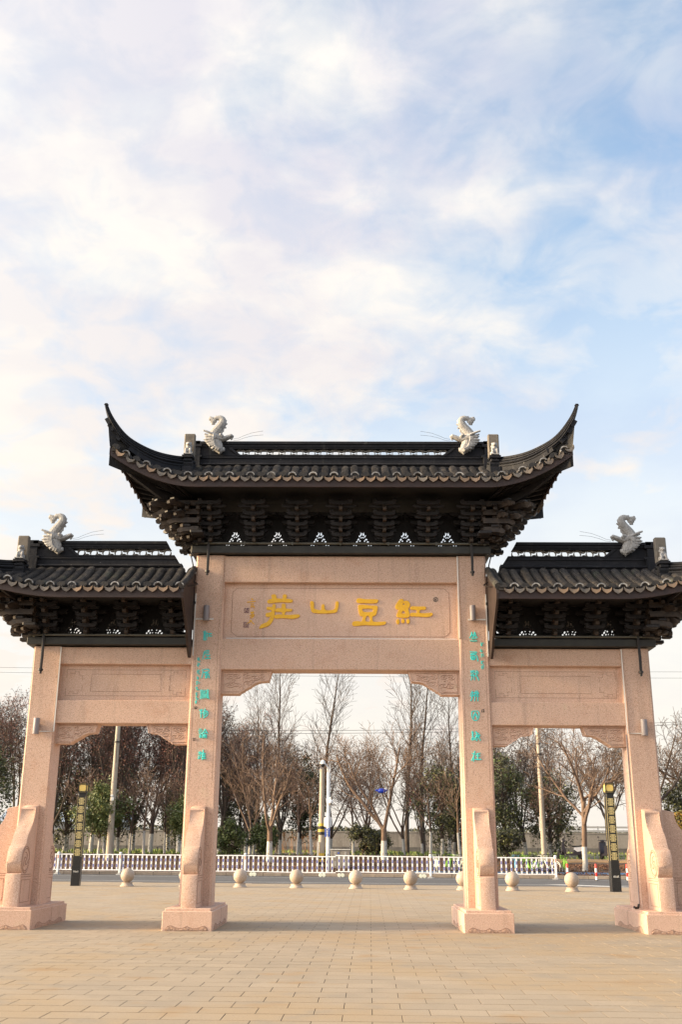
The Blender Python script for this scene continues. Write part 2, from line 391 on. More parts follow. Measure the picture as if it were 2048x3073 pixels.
def thing(name, label, cat, loc=(0, 0, 0), rz=0, group=None):
    o = link(name, None, None, loc, (0, 0, rz)); o.empty_display_size = .2; return tag(o, label, cat, group)
def copy_tree(o, parent=None):
    c = o.copy(); col.objects.link(c); c.parent = parent
    for ch in list(o.children): copy_tree(ch, c)
    return c
def copy_thing(o, loc, rz=0, label=None, group=None, scale=None):
    c = copy_tree(o); c.location = loc; c.rotation_euler = (0, 0, rz)
    if label: c['label'] = label
    if group: c['group'] = group
    if scale: c.scale = (scale,)*3 if isinstance(scale, (int, float)) else scale
    return c
def remesh(mb, voxel, mats, name, smooth_it=2, disp=0):
    me = mb.mesh('tmp', mats); o = bpy.data.objects.new('tmp', me); col.objects.link(o)
    md = o.modifiers.new('r', 'REMESH'); md.mode = 'VOXEL'; md.voxel_size = voxel
    sm = o.modifiers.new('s', 'SMOOTH'); sm.iterations = smooth_it; sm.factor = .5
    dg = bpy.context.evaluated_depsgraph_get(); r = bpy.data.meshes.new_from_object(o.evaluated_get(dg)); r.name = name
    bpy.data.objects.remove(o); bpy.data.meshes.remove(me); r.shade_smooth(); return r
def ang(d): return rad(d)
# ------------------------------------------------------------------ ground, plaza, road
def road_near(x): return 25.3-.10*x
def road_far(x): return 37.3-.10*x
def fence_y(x): return 36.2-.135*x
def bank_h(x): return .92-.22*min(1, max(0, (x-6)/5))
def _sm(t): t = min(1, max(0, t)); return t*t*(3-2*t)
def terrain_z(x, y):
    k = y-road_far(x)-.35
    if k <= 0: return .13
    left = .13+.79*_sm(k/6.5)+.06*_sm((k-8)/50)
    right = .13+.38*_sm(k/3.5)+.24*_sm((k-4.0)/3.0)+.23*_sm((k-8)/50)
    return left+(right-left)*_sm((x-7)/5)
def build_ground():
    mb = MB(); mb.grid(lambda u, v: (-900+1800*u, -500+1500*v, -.06), 4, 4)
    tag(mb.obj('ground', 'ground'), kind='structure')
    # land beyond the kerb: a low planted bank, then flat ground to the wall and beyond
    xs = [-260, -160, -100, -70, -50, -40]+[-34+i*1.5 for i in range(46)]+[40, 50, 70, 100, 160, 260]
    ks = [0.33, .8, 1.4, 2, 2.7, 3.4, 4.2, 5, 5.8, 6.6, 8, 10, 14, 20, 30, 45, 60, 90, 160, 400]
    vs = []; fs = []
    for k in ks:
        for x in xs:
            y = road_far(x)+k; z = terrain_z(x, y)
            if 1 < k < 20: z += .06*noise.noise(Vector((x*.7, y*.7, 0)))
            vs.append((x, y, z))
    n = len(xs)
    for j in range(len(ks)-1):
        for i in range(n-1): fs.append((j*n+i, j*n+i+1, (j+1)*n+i+1, (j+1)*n+i))
    mb = MB(); mb.add(vs, fs); mb.m = [0 if j//(n-1) < 10 else 1 for j in range(len(fs))]
    tag(mb.obj('planted_bank', ['soil', 'ground'], smooth=True), kind='structure')
    # road
    mb = MB(); X0, X1 = -260, 260
    mb.add([(X0, road_near(X0), -.02), (X1, road_near(X1), -.02), (X1, road_far(X1), -.02), (X0, road_far(X0), -.02)], [(0, 1, 2, 3)])
    road = tag(mb.obj('road', 'asphalt'), kind='structure')
    def stripe(off, w, x0=-120, x1=120, z=-.016):
        m = MB(); d = lambda x: road_near(x)+off
        m.add([(x0, d(x0), z), (x1, d(x1), z), (x1, d(x1)+w, z), (x0, d(x0)+w, z)], [(0, 1, 2, 3)]); m.obj('lane_marking', 'road_line', road)
    stripe(2.1, .16); stripe(9.5, .15)
    m = MB(); m.add([(8.6, 27.4, -.0155), (9.6, 27.3, -.0155), (12.2, 24.35, -.0155), (11.2, 24.45, -.0155)], [(0, 1, 2, 3)]); m.obj('lane_marking', 'road_line', road)
    # kerb stones on the far side
    kb = link('kerb', None); tag(kb, kind='structure')
    me = MB().box(-.495, .495, -.16, .16, -.05, .132, .012).mesh('kerb_stone', 'kerb')
    a = math.atan(-.10)
    for i in range(-34, 33):
        x = i*1.0
        link('kerb_stone', me, kb, (x, road_far(x)+.17, random.uniform(-.004, .004)), (0, 0, a))
    mb = MB()
    for x0, x1 in ((-260, -34.5), (32.5, 260)):
        mb.add([(x0, road_far(x0), -.05), (x1, road_far(x1), -.05), (x1, road_far(x1), .13), (x0, road_far(x0), .13), (x0, road_far(x0)+.34, .13), (x1, road_far(x1)+.34, .13)], [(0, 1, 2, 3), (3, 2, 5, 4)])
    tag(mb.obj('kerb_run', 'kerb', kb), kind='stuff')
    # flush edge stone between plaza and road
    mb = MB(); mb.add([(-260, road_near(-260)-.16, .001), (260, road_near(260)-.16, .001), (260, road_near(260)+.02, .001), (-260, road_near(-260)+.02, .001), (-260, road_near(-260)+.02, -.06), (260, road_near(260)+.02, -.06)], [(0, 1, 2, 3), (3, 2, 5, 4)])
    tag(mb.obj('plaza_edge_stone', 'kerb'), kind='structure')
build_ground()

def build_plaza():
    random.seed(5); X0, X1, Y0 = -60, 60, -60
    mb = MB(); mb.add([(X0, Y0, -.0032), (X1, Y0, -.0032), (X1, road_near(X1)-.15, -.0032), (X0, road_near(X0)-.15, -.0032)], [(0, 1, 2, 3)])
    plaza = tag(mb.obj('plaza', 'joint'), kind='structure')
    ca, sa = math.cos(PAVE_A), math.sin(PAVE_A)
    cells = []
    for r in range(-60, 76):
        for c in range(-58, 58):
            u = (c+(.5 if r % 2 else 0))*PW+.06; w = r*PD+.13
            x = u*ca-w*sa; y = u*sa+w*ca
            if y < -13.5 or y > road_near(x)-.42: continue
            d = y-CAM[1]
            if abs(x-CAM[0]) > .40*d+2.2: continue
            cells.append((d, x, y, r, abs(x-CAM[0]) < .335*d+.15 and y > -10.6))
    vis = sorted([c for c in cells if c[4]]); near = set((c[1], c[2]) for c in vis[:300])
    rg = random.Random(8); gaps = {r: rg.choice((.005, .006, .008, .012, .016)) for r in range(-70, 90)}     # some courses are laid tighter than others
    # the nearest stones: one object each (shared meshes, tone kept on the mesh)
    metas = {}
    def stone(g, k):
        if (g, k) not in metas:
            me = MB().box(-PW/2+.0035, PW/2-.0035, -PD/2+g, PD/2-g, -.04, 0, .0012).mesh('paver', 'paver'); a = me.attributes.new('tone', 'FLOAT', 'POINT'); a.data.foreach_set('value', [(k+.5)/10]*len(me.vertices)); metas[g, k] = me
        return metas[g, k]
    big = MB(); tones = []
    for d, x, y, r, v in cells:
        z = random.gauss(0, .0004); tx, ty = random.gauss(0, .0012), random.gauss(0, .0008)
        tone = min(.999, max(0, random.gauss(.5, .27)))
        if (x, y) in near:
            link('paver', stone(gaps[r], int(tone*10)), plaza, (x, y, z), (tx, ty, PAVE_A+random.gauss(0, .0012)))
        else:
            M = Matrix.Translation((x, y, z)) @ Euler((tx, ty, PAVE_A)).to_matrix().to_4x4()
            hw, hd, c = PW/2-.0035, PD/2-gaps[r], .0012
            vs = [M @ Vector((sx*(hw-c), sy*(hd-c), 0)) for sx, sy in ((-1, -1), (1, -1), (1, 1), (-1, 1))]+[M @ Vector((sx*hw, sy*hd, -c)) for sx, sy in ((-1, -1), (1, -1), (1, 1), (-1, 1))]+[M @ Vector((sx*hw, sy*hd, -.03)) for sx, sy in ((-1, -1), (1, -1), (1, 1), (-1, 1))]
            fs = [(0, 1, 2, 3)]
            for i in range(4):
                j = (i+1) % 4; fs += [(i, 4+i, 4+j, j), (4+i, 8+i, 8+j, 4+j)]
            big.add(vs, fs); tones += [tone]*12
    o = big.obj('paving_field', 'paver', plaza, recalc=False); tag(o, kind='stuff')
    a = o.data.attributes.new('tone', 'FLOAT', 'POINT'); a.data.foreach_set('value', tones)
build_plaza()
# ------------------------------------------------------------------ the memorial gate
YC = 1.235
gate = thing('memorial_gate', 'pink granite memorial gate of four pillars with three dark tiled upturned roofs', 'gate', (0, YC, 0))
def gpart(o):            # gate empty stands at (0, YC, 0); parts are modelled in world coordinates
    o.location = (0, -YC, 0); return o
def stroke_tube(mb, pts, w, T, depth, k=0, n=6):
    """one brush stroke: flattened tube over a face.  pts in glyph units -> T -> (x, y, z) ; w half width per point (metres)"""
    P = [Vector(T(*p)) for p in pts]
    ws = [w]*len(P) if isinstance(w, (int, float)) else list(w)
    # round the ends
    d0 = (P[0]-P[1]).normalized(); d1 = (P[-1]-P[-2]).normalized()
    P = [P[0]+d0*ws[0]*.8]+P+[P[-1]+d1*ws[-1]*.8]; ws = [ws[0]*.45]+ws+[ws[-1]*.45]
    dp = depth+.0012*k
    base = len(mb.v); m = len(P); vs = []
    for i in range(m):
        t = (P[min(i+1, m-1)]-P[max(i-1, 0)]).normalized(); s = Vector((t.z, 0, -t.x))
        for a, b in ((-1, .004), (-.8, -dp*.8), (-.35, -dp), (.35, -dp), (.8, -dp*.8), (1, .004)):
            vs.append(tuple(P[i]+s*ws[i]*a+Vector((0, b, 0))))
    fs = []
    for i in range(m-1):
        for k2 in range(5): fs.append((i*6+k2, i*6+k2+1, (i+1)*6+k2+1, (i+1)*6+k2))
    fs += [(0, 1, 2, 3, 4, 5), tuple((m-1)*6+q for q in range(5, -1, -1))]
    mb.add(vs, fs)
def smooth_pts(p, it=1):
    for _ in range(it):
        q = [p[0]]
        for a, b in zip(p, p[1:]): q += [(a[0]*.75+b[0]*.25, a[1]*.75+b[1]*.25), (a[0]*.25+b[0]*.75, a[1]*.25+b[1]*.75)]
        p = q+[p[-1]]
    return p

PF, PB = .95, 1.52            # front and back face of the pillars
SLAB = .388
# side profile (distance in front of the pillar axis plane is y; height z) of the drum stone
DRUM = [(.955, SLAB-.01), (.12, SLAB-.01), (.13, .955), (.145, .978), (.185, .986), (.165, 1.0), (.125, 1.06), (.098, 1.13), (.088, 1.20), (.095, 1.28), (.118, 1.36), (.16, 1.43), (.215, 1.475), (.27, 1.49),
        (.305, 1.535), (.33, 1.585), (.37, 1.665), (.44, 1.74), (.54, 1.83), (.615, 1.91), (.66, 1.99), (.69, 2.07), (.70, 2.13), (.69, 2.17), (.715, 2.2), (.80, 2.215), (.955, 2.25)]
def ring_pts(cy, cz, r, n=28, a0=0, a1=360): return [(cy+r*math.cos(rad(a0+(a1-a0)*i/n)), cz+r*math.sin(rad(a0+(a1-a0)*i/n))) for i in range(n+1)]
def drum_mesh():
    """drum stone along -y, centred on x = 0, pillar face at y = PF"""
    mb = MB(); hw = .142
    # chamfered extrusion: three slices so the edges catch light
    n = len(DRUM); c = .012
    ins = []
    for i in range(n):
        p0, p1, p2 = Vector(DRUM[i-1]), Vector(DRUM[i]), Vector(DRUM[(i+1) % n])
        t = (p2-p0).normalized(); nn = Vector((t.y, -t.x)); ins.append((p1.x+nn.x*0, p1.y))
    cy = sum(p[0] for p in DRUM)/n; cz = sum(p[1] for p in DRUM)/n
    small = [((y-cy)*(1-c/.45)+cy, (z-cz)*(1-c/.9)+cz) for y, z in DRUM]
    vs = []
    for x, pr in ((-hw, small), (-hw+c, DRUM), (hw-c, DRUM), (hw, small)): vs += [(x, y, z) for y, z in pr]
    fs = [tuple(range(n))[::-1], tuple(3*n+i for i in range(n))]
    for k in range(3): fs += [(k*n+i, k*n+(i+1) % n, (k+1)*n+(i+1) % n, (k+1)*n+i) for i in range(n)]
    mb.add(vs, fs)
    for s in (-1, 1):
        x = s*(hw+.001); mb.mi = 0
        mb.tube([(x, y, z) for y, z in ring_pts(.36, 1.225, .225, 32)], .009, 6, False)
        mb.mi = 1
        mb.tube([(x, y, z) for y, z in ring_pts(.36, 1.225, .205, 32)], .006, 5, False)
        mb.tube([(x, y, z) for y, z in ring_pts(.36, 1.225, .245, 32)], .005, 5, False)
        for a in (90, 210, 330):           # the turning swirl in the drum face
            pts = []
            for i in range(12):
                t = i/11; an = rad(a+150*t); r = .02+.17*t*(1-.25*t)
                pts.append((x, .36+r*math.cos(an), 1.225+r*math.sin(an)))
            mb.tube(pts, .007, 5, False)
        mb.tube([(x, .16, .955), (x, .80, .955)], .005, 5); mb.tube([(x, .16, .915), (x, .80, .915)], .005, 5)
        mb.tube([(x, .20, .86), (x, .76, .86), (x, .76, .46), (x, .20, .46), (x, .20, .86)], .005, 5)
        mb.mi = 0
    return mb.mesh('drum_stone', ['granite', 'carved_line'], smooth=rad(35))
DRUM_ME = drum_mesh()
def wave_relief(mb, w, T, seed):
    """the carved cloud border at the foot of a plinth face; T maps (u across, z, proud) to world"""
    rng = random.Random(seed)
    key = [(-.40, .012), (-.385, .05), (-.34, .085), (-.29, .095), (-.22, .06), (-.12, .042), (-.04, .06), (0, .088), (.04, .06), (.13, .04), (.22, .055), (.30, .092), (.35, .08), (.385, .045), (.40, .012)]
    key = [(u*w/.93, z) for u, z in smooth_pts(key, 1)]
    mb.mi = 1; mb.tube([T(u, z, .0) for u, z in key], .0045, 5)
    mb.mi = 2; nu = 44
    top = lambda u: float(np.interp(u, [k[0] for k in key], [k[1] for k in key]))
    def P(a, b):
        u = key[0][0]+(key[-1][0]-key[0][0])*a; z = .006+(max(.012, top(u)-.008)-.006)*b
        e = .001 if b in (0, 1) or a in (0, 1) else .004+.012*abs(noise.noise(Vector((u*28+seed, z*40, seed))))
        return T(u, z, e)
    mb.grid(P, nu, 5); mb.mi = 0
def make_base(x0, x1, y0, y1, parent, faces='fb'):
    mb = MB(); mb.box(x0, x1, y0, y1, -.02, .342, .010); mb.box(x0+.04, x1-.04, y0+.045, y1-.045, .33, SLAB, .008)
    w = x1-x0; xm = (x0+x1)/2; ym = (y0+y1)/2
    wave_relief(mb, w, lambda u, z, e: (xm+u, y0-e, z), 1); wave_relief(mb, w, lambda u, z, e: (xm+u, y1+e, z), 2)
    for sx, xx in ((-1, x0), (1, x1)):
        wave_relief(mb, (y1-y0)*.9, lambda u, z, e: (xx+sx*e, ym+u, z*1.15), 3+sx)
        mb.mi = 1; mb.tube([(xx, y0+(y1-y0)*.55, 0), (xx, y0+(y1-y0)*.55, .34)], .003, 4); mb.mi = 0
    return mb.obj('plinth', ['granite', 'carved_line', 'granite_rough'], parent, smooth=rad(30))
def shaft_poly(x0, x1, y0, y1, c=.035):
    d = .014
    return [(x0+c, y0), (x1-c, y0), (x1-c+.004, y0+d), (x1-d, y0+c-.004), (x1, y0+c), (x1, y1-c), (x1-d, y1-c+.004), (x1-c+.004, y1-d), (x1-c, y1), (x0+c, y1), (x0+c-.004, y1-d), (x0+d, y1-c+.004), (x0, y1-c), (x0, y0+c), (x0+d, y0+c-.004), (x0+c-.004, y0+d)]
PILLARS = {}
def make_pillar(sx, outer):
    xa, xb = (5.85, 6.435) if outer else (2.484, 3.113)
    x0, x1 = (xa, xb) if sx > 0 else (-xb, -xa); top = 5.456 if outer else 7.446
    mb = MB(); mb.prism(shaft_poly(x0, x1, PF, PB), SLAB-.01, top, 'z')
    if not outer:       # engraved frame round the couplet
        mb.mi = 1; a, b = x0+.085, x1-.085
        mb.tube([(a, PF+.001, 2.75), (a, PF+.001, 6.045), (b, PF+.001, 6.045), (b, PF+.001, 2.75)], .0035, 4); mb.mi = 0
    p = gpart(mb.obj('pillar', ['granite', 'carved_line'], gate)); PILLARS[sx, outer] = p
    if outer:
        bx0, bx1 = (5.69, 6.60) if sx > 0 else (-6.60, -5.69)
    else:
        bx0, bx1 = (2.328, 3.257) if sx > 0 else (-3.257, -2.328)
    make_base(bx0, bx1, 0, 2.47, p)
    cx = (x0+x1)/2
    link('drum_stone', DRUM_ME, p, (cx, 0, 0)); link('drum_stone', DRUM_ME, p, (cx, 2*YC, 0), (0, 0, math.pi))
    if outer:           # the third drum stone and its footing run out sideways
        m = MB(); a0, a1 = (6.601, 7.62) if sx > 0 else (-7.62, -6.601)
        m.box(a0, a1, .76, 1.71, -.02, .342, .010); m.box(min(a0, a1)+(.04 if sx < 0 else -.039), max(a0, a1)-(.04 if sx > 0 else -.039), .80, 1.67, .33, SLAB, .008)
        m.obj('plinth', 'granite', p, smooth=rad(30))
        dd = link('drum_stone', DRUM_ME, p, (sx*(6.435+PF), YC, 0), (0, 0, sx*math.pi/2))
    return p
for sx in (-1, 1):
    for outer in (False, True): make_pillar(sx, outer)

# beams, panels and carved corner brackets
def beam(name, x0, x1, z0, z1, y0=.985, y1=1.485, c=.014): return gpart(MB().box(x0, x1, y0, y1, z0, z1, c).obj(name, 'granite', gate, smooth=rad(30)))
def fret_corner(mb, x, z, sx, sz, y, s=.1):
    P = [(0, 3.1), (0, 0), (2.1, 0), (2.1, 1.5), (.9, 1.5), (.9, .8)]
    mb.tube([(x+sx*a*s, y, z+sz*b*s*.62) for a, b in P], .0035, 4)
    Q = [(2.1, .75), (3.3, .75), (3.3, 2.2), (4.3, 2.2), (4.3, 4.1)]
    mb.tube([(x+sx*a*s*.92, y, z+sz*b*s*.62) for a, b in Q], .0035, 4)
def spandrel_poly(L, H, sx, x, zt):
    K = [(0, 0), (1.0, 0), (.945, -.435), (.87, -.45), (.79, -.46), (.72, -.50), (.655, -.57), (.60, -.64), (.575, -.70), (.545, -.72), (.52, -.76), (.475, -.80), (.455, -.86), (.42, -.88), (.385, -.93), (.36, -1.0), (0, -1.0)]
    return [(x+sx*a*L, zt+b*H) for a, b in K]
def spiral(cx, cz, r, turns, a0, sg=1, n=18, squash=1):
    return [(cx+r*(1-t*.88)*math.cos(rad(a0+sg*360*turns*t)), cz+squash*r*(1-t*.88)*math.sin(rad(a0+sg*360*turns*t))) for t in [i/(n-1) for i in range(n)]]
def make_spandrel(x, zt, L, H, sx):
    y0, y1 = 1.08, 1.40; mb = MB(); poly = spandrel_poly(L, H, sx, x, zt-.001); mb.prism(poly, y0, y1, 'y')
    pts = [(a, y0-.004, b) for a, b in poly]
    mb.tube(pts[1:-1], .014, 5)
    T = lambda a, b: (x+sx*a*L, y0-.003, zt+b*H)
    rel = [[(.43, -.06), (.43, -.84)], [(.05, -.07), (.90, -.07)], [(.05, -.07), (.05, -.90), (.36, -.90)]]
    for cx, cz, r, tn, a, sg in ((.17, -.27, .105, 1.6, 40, 1), (.30, -.26, .095, 1.5, 120, -1), (.18, -.64, .12, 1.7, 200, -1), (.31, -.62, .10, 1.5, 300, 1), (.24, -.45, .07, 1.2, 0, 1),
                                 (.52, -.24, .10, 1.6, 80, 1), (.54, -.54, .105, 1.5, 220, -1), (.67, -.30, .11, 1.7, 20, -1), (.80, -.20, .08, 1.4, 160, 1), (.82, -.34, .05, 1.2, 0, -1), (.62, -.44, .06, 1.3, 90, 1)):
        sp = spiral(cx, cz, r, tn, a, sg, 18, 1.0/ (H/L)*.55 if H else 1); rel.append(sp)
    for r in rel:
        mb.mi = 0; mb.tube([T(*q) for q in r], .010, 5); mb.mi = 1; mb.tube([tuple(Vector(T(*q))+Vector((.004, .002, -.012))) for q in r], .0045, 4)
    return gpart(mb.obj('corner_bracket', ['granite', 'carved_line'], gate, smooth=rad(40)))
XI = 2.50
beam('upper_beam', -XI, XI, 6.86, 7.444); LOWB = beam('lower_beam', -XI, XI, 4.99, 5.645)
panel = gpart(MB().box(-XI, XI, 1.10, 1.37, 5.63, 6.875).obj('name_panel', 'granite', gate))
mb = MB(); y = 1.099; a, zt, zb = 2.32, 6.76, 5.715; n1 = .10
mb.tube([(-a, y, zb+n1), (-a, y, zt-n1), (-a+.025, y, zt-n1+.03), (-a+.05, y, zt-n1+.035), (-a+.075, y, zt-.02), (-a+.12, y, zt), (a-.12, y, zt), (a-.075, y, zt-.02), (a-.05, y, zt-n1+.035), (a-.025, y, zt-n1+.03), (a, y, zt-n1), (a, y, zb+n1), (a-.05, y, zb+.05), (a-.12, y, zb), (-a+.12, y, zb), (-a+.05, y, zb+.05), (-a, y, zb+n1)], .0045, 4)
mb.obj('engraved_border', 'carved_line', panel)
for sx in (-1, 1):
    make_spandrel(-sx*2.484, 4.99, 1.05, .49, sx)
    x0, x1 = sorted((sx*3.10, sx*5.86))
    beam('side_upper_beam', x0, x1, 5.09, 5.454); beam('side_lower_beam', x0, x1, 3.872, 4.345)
    p = gpart(MB().box(x0, x1, 1.10, 1.37, 4.33, 5.10).obj('side_panel', 'granite', gate))
    mb = MB(); a0, a1, b0, b1 = x0+.13, x1-.13, 4.45, 4.99; y = 1.099
    for zz in (b0, b1): mb.tube([(a0, y, zz), (a1, y, zz)], .0035, 4)
    for xx, s1 in ((a0, 1), (a1, -1)):
        for zz, s2 in ((b0, 1), (b1, -1)): fret_corner(mb, xx, zz, s1, s2, y, .085)
    mb.tube([(a0+.52, y, b0+.09), (a0+.52, y, b1-.09), (a1-.52, y, b1-.09), (a1-.52, y, b0+.09), (a0+.52, y, b0+.09)], .0035, 4)
    mb.obj('engraved_border', 'carved_line', p)
    make_spandrel(sx*5.85, 3.872, .86, .40, -sx); make_spandrel(sx*3.113, 3.872, .86, .40, sx)

# ---- lettering on the name panel (zoom units u, v of the inscription field)
def TN(u, v): return (.002987*u+.000027*v-2.440134, 1.100, .000011*u-.003045*v+6.938483)
def outline_glyph(outlines, ox, oy, k, parent):
    """a carved character: filled outlines (with counters) traced in close-up units, raised off the panel"""
    cu = bpy.data.curves.new('g', 'CURVE'); cu.dimensions = '2D'; cu.fill_mode = 'BOTH'; cu.extrude = .013; cu.bevel_depth = .004; cu.bevel_resolution = 1
    for o in outlines:
        if len(o) == 4 and not isinstance(o[0], tuple): o = [(o[0]+o[2]*math.cos(t*.3927), o[1]+o[3]*math.sin(t*.3927)) for t in range(16)]
        else:
            for _ in range(2): o = [q for a, b in zip(o, o[1:]+o[:1]) for q in ((a[0]*.8+b[0]*.2, a[1]*.8+b[1]*.2), (a[0]*.2+b[0]*.8, a[1]*.2+b[1]*.8))]
        sp = cu.splines.new('POLY'); sp.points.add(len(o)-1); sp.use_cyclic_u = True
        for p, (u, v) in zip(sp.points, o):
            x, _, z = TN((ox+u/k-680)*2.3758, (oy+v/k-1740)*2.3758); p.co = (x, z, 0, 1)
    ob_ = bpy.data.objects.new('tmp', cu); col.objects.link(ob_); dg = bpy.context.evaluated_depsgraph_get(); me = bpy.data.meshes.new_from_object(ob_.evaluated_get(dg)); bpy.data.objects.remove(ob_)
    me.transform(Matrix.Translation((0, 1.098, 0)) @ Matrix.Rotation(math.pi/2, 4, 'X')); me.materials.clear(); me.materials.append(MATS['gold_paint']); me.name = 'name_character'
    return link('name_character', me, parent)
KZ = 5.973
outline_glyph([[(218, 108), (190, 118), (160, 150), (125, 200), (105, 240), (112, 280), (140, 298), (165, 296), (168, 300), (150, 345), (125, 395), (135, 428), (165, 438), (250, 448), (320, 442), (348, 430), (358, 400), (350, 355), (338, 310), (332, 290), (345, 270), (365, 235), (370, 205), (355, 165), (330, 148), (300, 140), (275, 148), (265, 158), (258, 152), (255, 130), (240, 112)],
    [(256, 172), (235, 212), (255, 222), (285, 214)], [(250, 312), (225, 335), (212, 368), (250, 375), (290, 370), (278, 335)], (147, 515, 27, 45), (238, 505, 27, 38), (328, 508, 27, 40),
    [(372, 270), (385, 250), (415, 240), (520, 248), (640, 245), (655, 262), (645, 298), (600, 302), (545, 300), (540, 330), (530, 365), (640, 368), (720, 358), (765, 362), (772, 385), (750, 412), (680, 432), (600, 430), (480, 420), (380, 420), (364, 398), (375, 365), (420, 355), (470, 362), (490, 365), (488, 300), (400, 302), (378, 290)]], 1170, 1780, KZ, panel)
outline_glyph([[(190, 215), (205, 190), (240, 175), (285, 165), (268, 125), (265, 100), (290, 88), (320, 85), (350, 105), (355, 160), (410, 165), (475, 163), (470, 120), (480, 92), (515, 85), (540, 98), (542, 125), (520, 165), (590, 172), (635, 180), (655, 195), (635, 228), (580, 232), (480, 225), (380, 228), (300, 238), (240, 248), (205, 242)],
    [(315, 258), (340, 275), (342, 310), (328, 400), (318, 510), (290, 570), (240, 640), (180, 665), (62, 702), (60, 680), (85, 635), (130, 610), (200, 585), (235, 535), (262, 470), (230, 485), (190, 490), (165, 465), (175, 425), (215, 418), (270, 405), (278, 360), (230, 362), (190, 360), (182, 330), (195, 310), (240, 312), (282, 318), (290, 270)],
    [(455, 265), (480, 252), (515, 262), (522, 300), (520, 342), (580, 348), (635, 345), (645, 362), (628, 390), (570, 392), (520, 395), (512, 430), (495, 458), (600, 458), (700, 450), (765, 448), (785, 468), (765, 498), (700, 515), (640, 525), (560, 515), (450, 510), (350, 520), (326, 500), (326, 470), (365, 450), (420, 448), (470, 455), (465, 400), (400, 398), (350, 400), (337, 375), (350, 345), (400, 335), (455, 338)]], 770, 1770, KZ, panel)
K3 = 3.446
outline_glyph([[(40, 92), (60, 85), (78, 95), (78, 155), (85, 168), (120, 178), (158, 182), (158, 130), (170, 118), (188, 122), (190, 182), (260, 182), (295, 170), (303, 150), (305, 95), (320, 86), (337, 98), (330, 150), (318, 195), (290, 208), (180, 214), (80, 208), (55, 195), (45, 150)]], 920, 1780, K3, panel)
outline_glyph([[(520, 80), (530, 58), (560, 56), (600, 66), (745, 68), (746, 80), (735, 104), (700, 108), (620, 105), (550, 106), (525, 98)],
    [(538, 135), (550, 124), (600, 124), (660, 133), (725, 133), (740, 145), (735, 180), (720, 230), (690, 240), (680, 250), (685, 300), (750, 302), (815, 296), (825, 305), (815, 325), (760, 335), (690, 336), (600, 332), (520, 340), (490, 342), (474, 325), (480, 300), (520, 292), (575, 300), (582, 270), (588, 240), (560, 240), (548, 215), (540, 170)],
    [(575, 170), (590, 162), (680, 162), (697, 172), (690, 198), (640, 202), (590, 198)], [(622, 238), (645, 236), (660, 262), (662, 295), (635, 300), (610, 295), (612, 265)]], 920, 1780, K3, panel)
def glyph(name, strokes, T, scale_w, depth, material, parent, sm=1):
    mb = MB()
    for k, (pts, ws) in enumerate(strokes):
        ww = [ws]*len(pts) if isinstance(ws, (int, float)) else ws
        if len(pts) > 2 and sm:
            q = smooth_pts([(p[0], p[1]) for p in pts], sm); L = len(pts)-1; ww = [float(np.interp(i/(len(q)-1)*L, range(L+1), ww)) for i in range(len(q))]; pts = q
        stroke_tube(mb, pts, [w*scale_w for w in ww], T, depth, k)
    return mb.obj(name, material, parent, smooth=rad(50))
# artist's signature and seals
for st in ([([(178, 136), (186, 142)], 5), ([(148, 160), (175, 158), (204, 154)], 3.5), ([(172, 172), (192, 170)], 2.5), ([(172, 182), (192, 180)], 2.5), ([(172, 192), (176, 202)], 2.5), ([(174, 192), (200, 190), (194, 202)], 3)],
           [([(172, 236), (196, 232)], 3.5), ([(178, 228), (180, 246)], 3), ([(190, 226), (188, 248)], 3), ([(166, 256), (200, 248)], 3), ([(186, 250), (196, 262), (180, 274), (170, 270)], 3), ([(176, 262), (200, 258)], 2.5)],
           [([(164, 294), (182, 288), (176, 300), (148, 312)], 3), ([(176, 292), (184, 304), (200, 318)], 3.2)]):
    glyph('signature_character', st, TN, .0030, .010, 'gold_paint', panel)
def seal(parent, T, u, v, h, material, name='seal'):
    mb = MB(); mb.box(-1, 1, -.004, .003, -1, 1); o = len(mb.v)
    a = Vector(T(u-h, v-h)); b = Vector(T(u+h, v+h)); c = (a+b)/2; ex = abs(b.x-a.x)/2; ez = abs(b.z-a.z)/2
    mb.v = [(c.x+p[0]*ex, c.y+p[1], c.z+p[2]*ez) for p in mb.v]
    rng = random.Random(int(u*7+v))
    for i in range(6):
        p = [(u+rng.uniform(-.75, .75)*h, v+rng.uniform(-.75, .75)*h)]
        for k in range(2):
            q = p[-1]; p.append((q[0]+rng.choice((-.6, .6, 0))*h, q[1]+rng.choice((-.5, .5))*h)); p[-1] = (min(u+h*.8, max(u-h*.8, p[-1][0])), min(v+h*.8, max(v-h*.8, p[-1][1])))
        mb.mi = 1; stroke_tube(mb, p, ex*.09, lambda x, y: tuple(Vector(T(x, y))+Vector((0, -.004, 0))), .003, i); mb.mi = 0
    return mb.obj(name, [material, 'granite'], parent)
seal(panel, TN, 143, 220, 18, 'seal_plum'); seal(panel, TN, 143, 322, 20, 'seal_plum')
mb = MB(); c = TN(1495, 141); mb.tube([(c[0]+.048*math.cos(t*.3142), c[1]-.002, c[2]+.048*math.sin(t*.3142)) for t in range(21)], .007, 5)
for p in ([(1486, 136), (1504, 134)], [(1495, 128), (1494, 154)], [(1485, 147), (1505, 146)], [(1490, 140), (1500, 142)]): stroke_tube(mb, p, .006, TN, .005)
mb.obj('seal', 'seal_dark', panel)

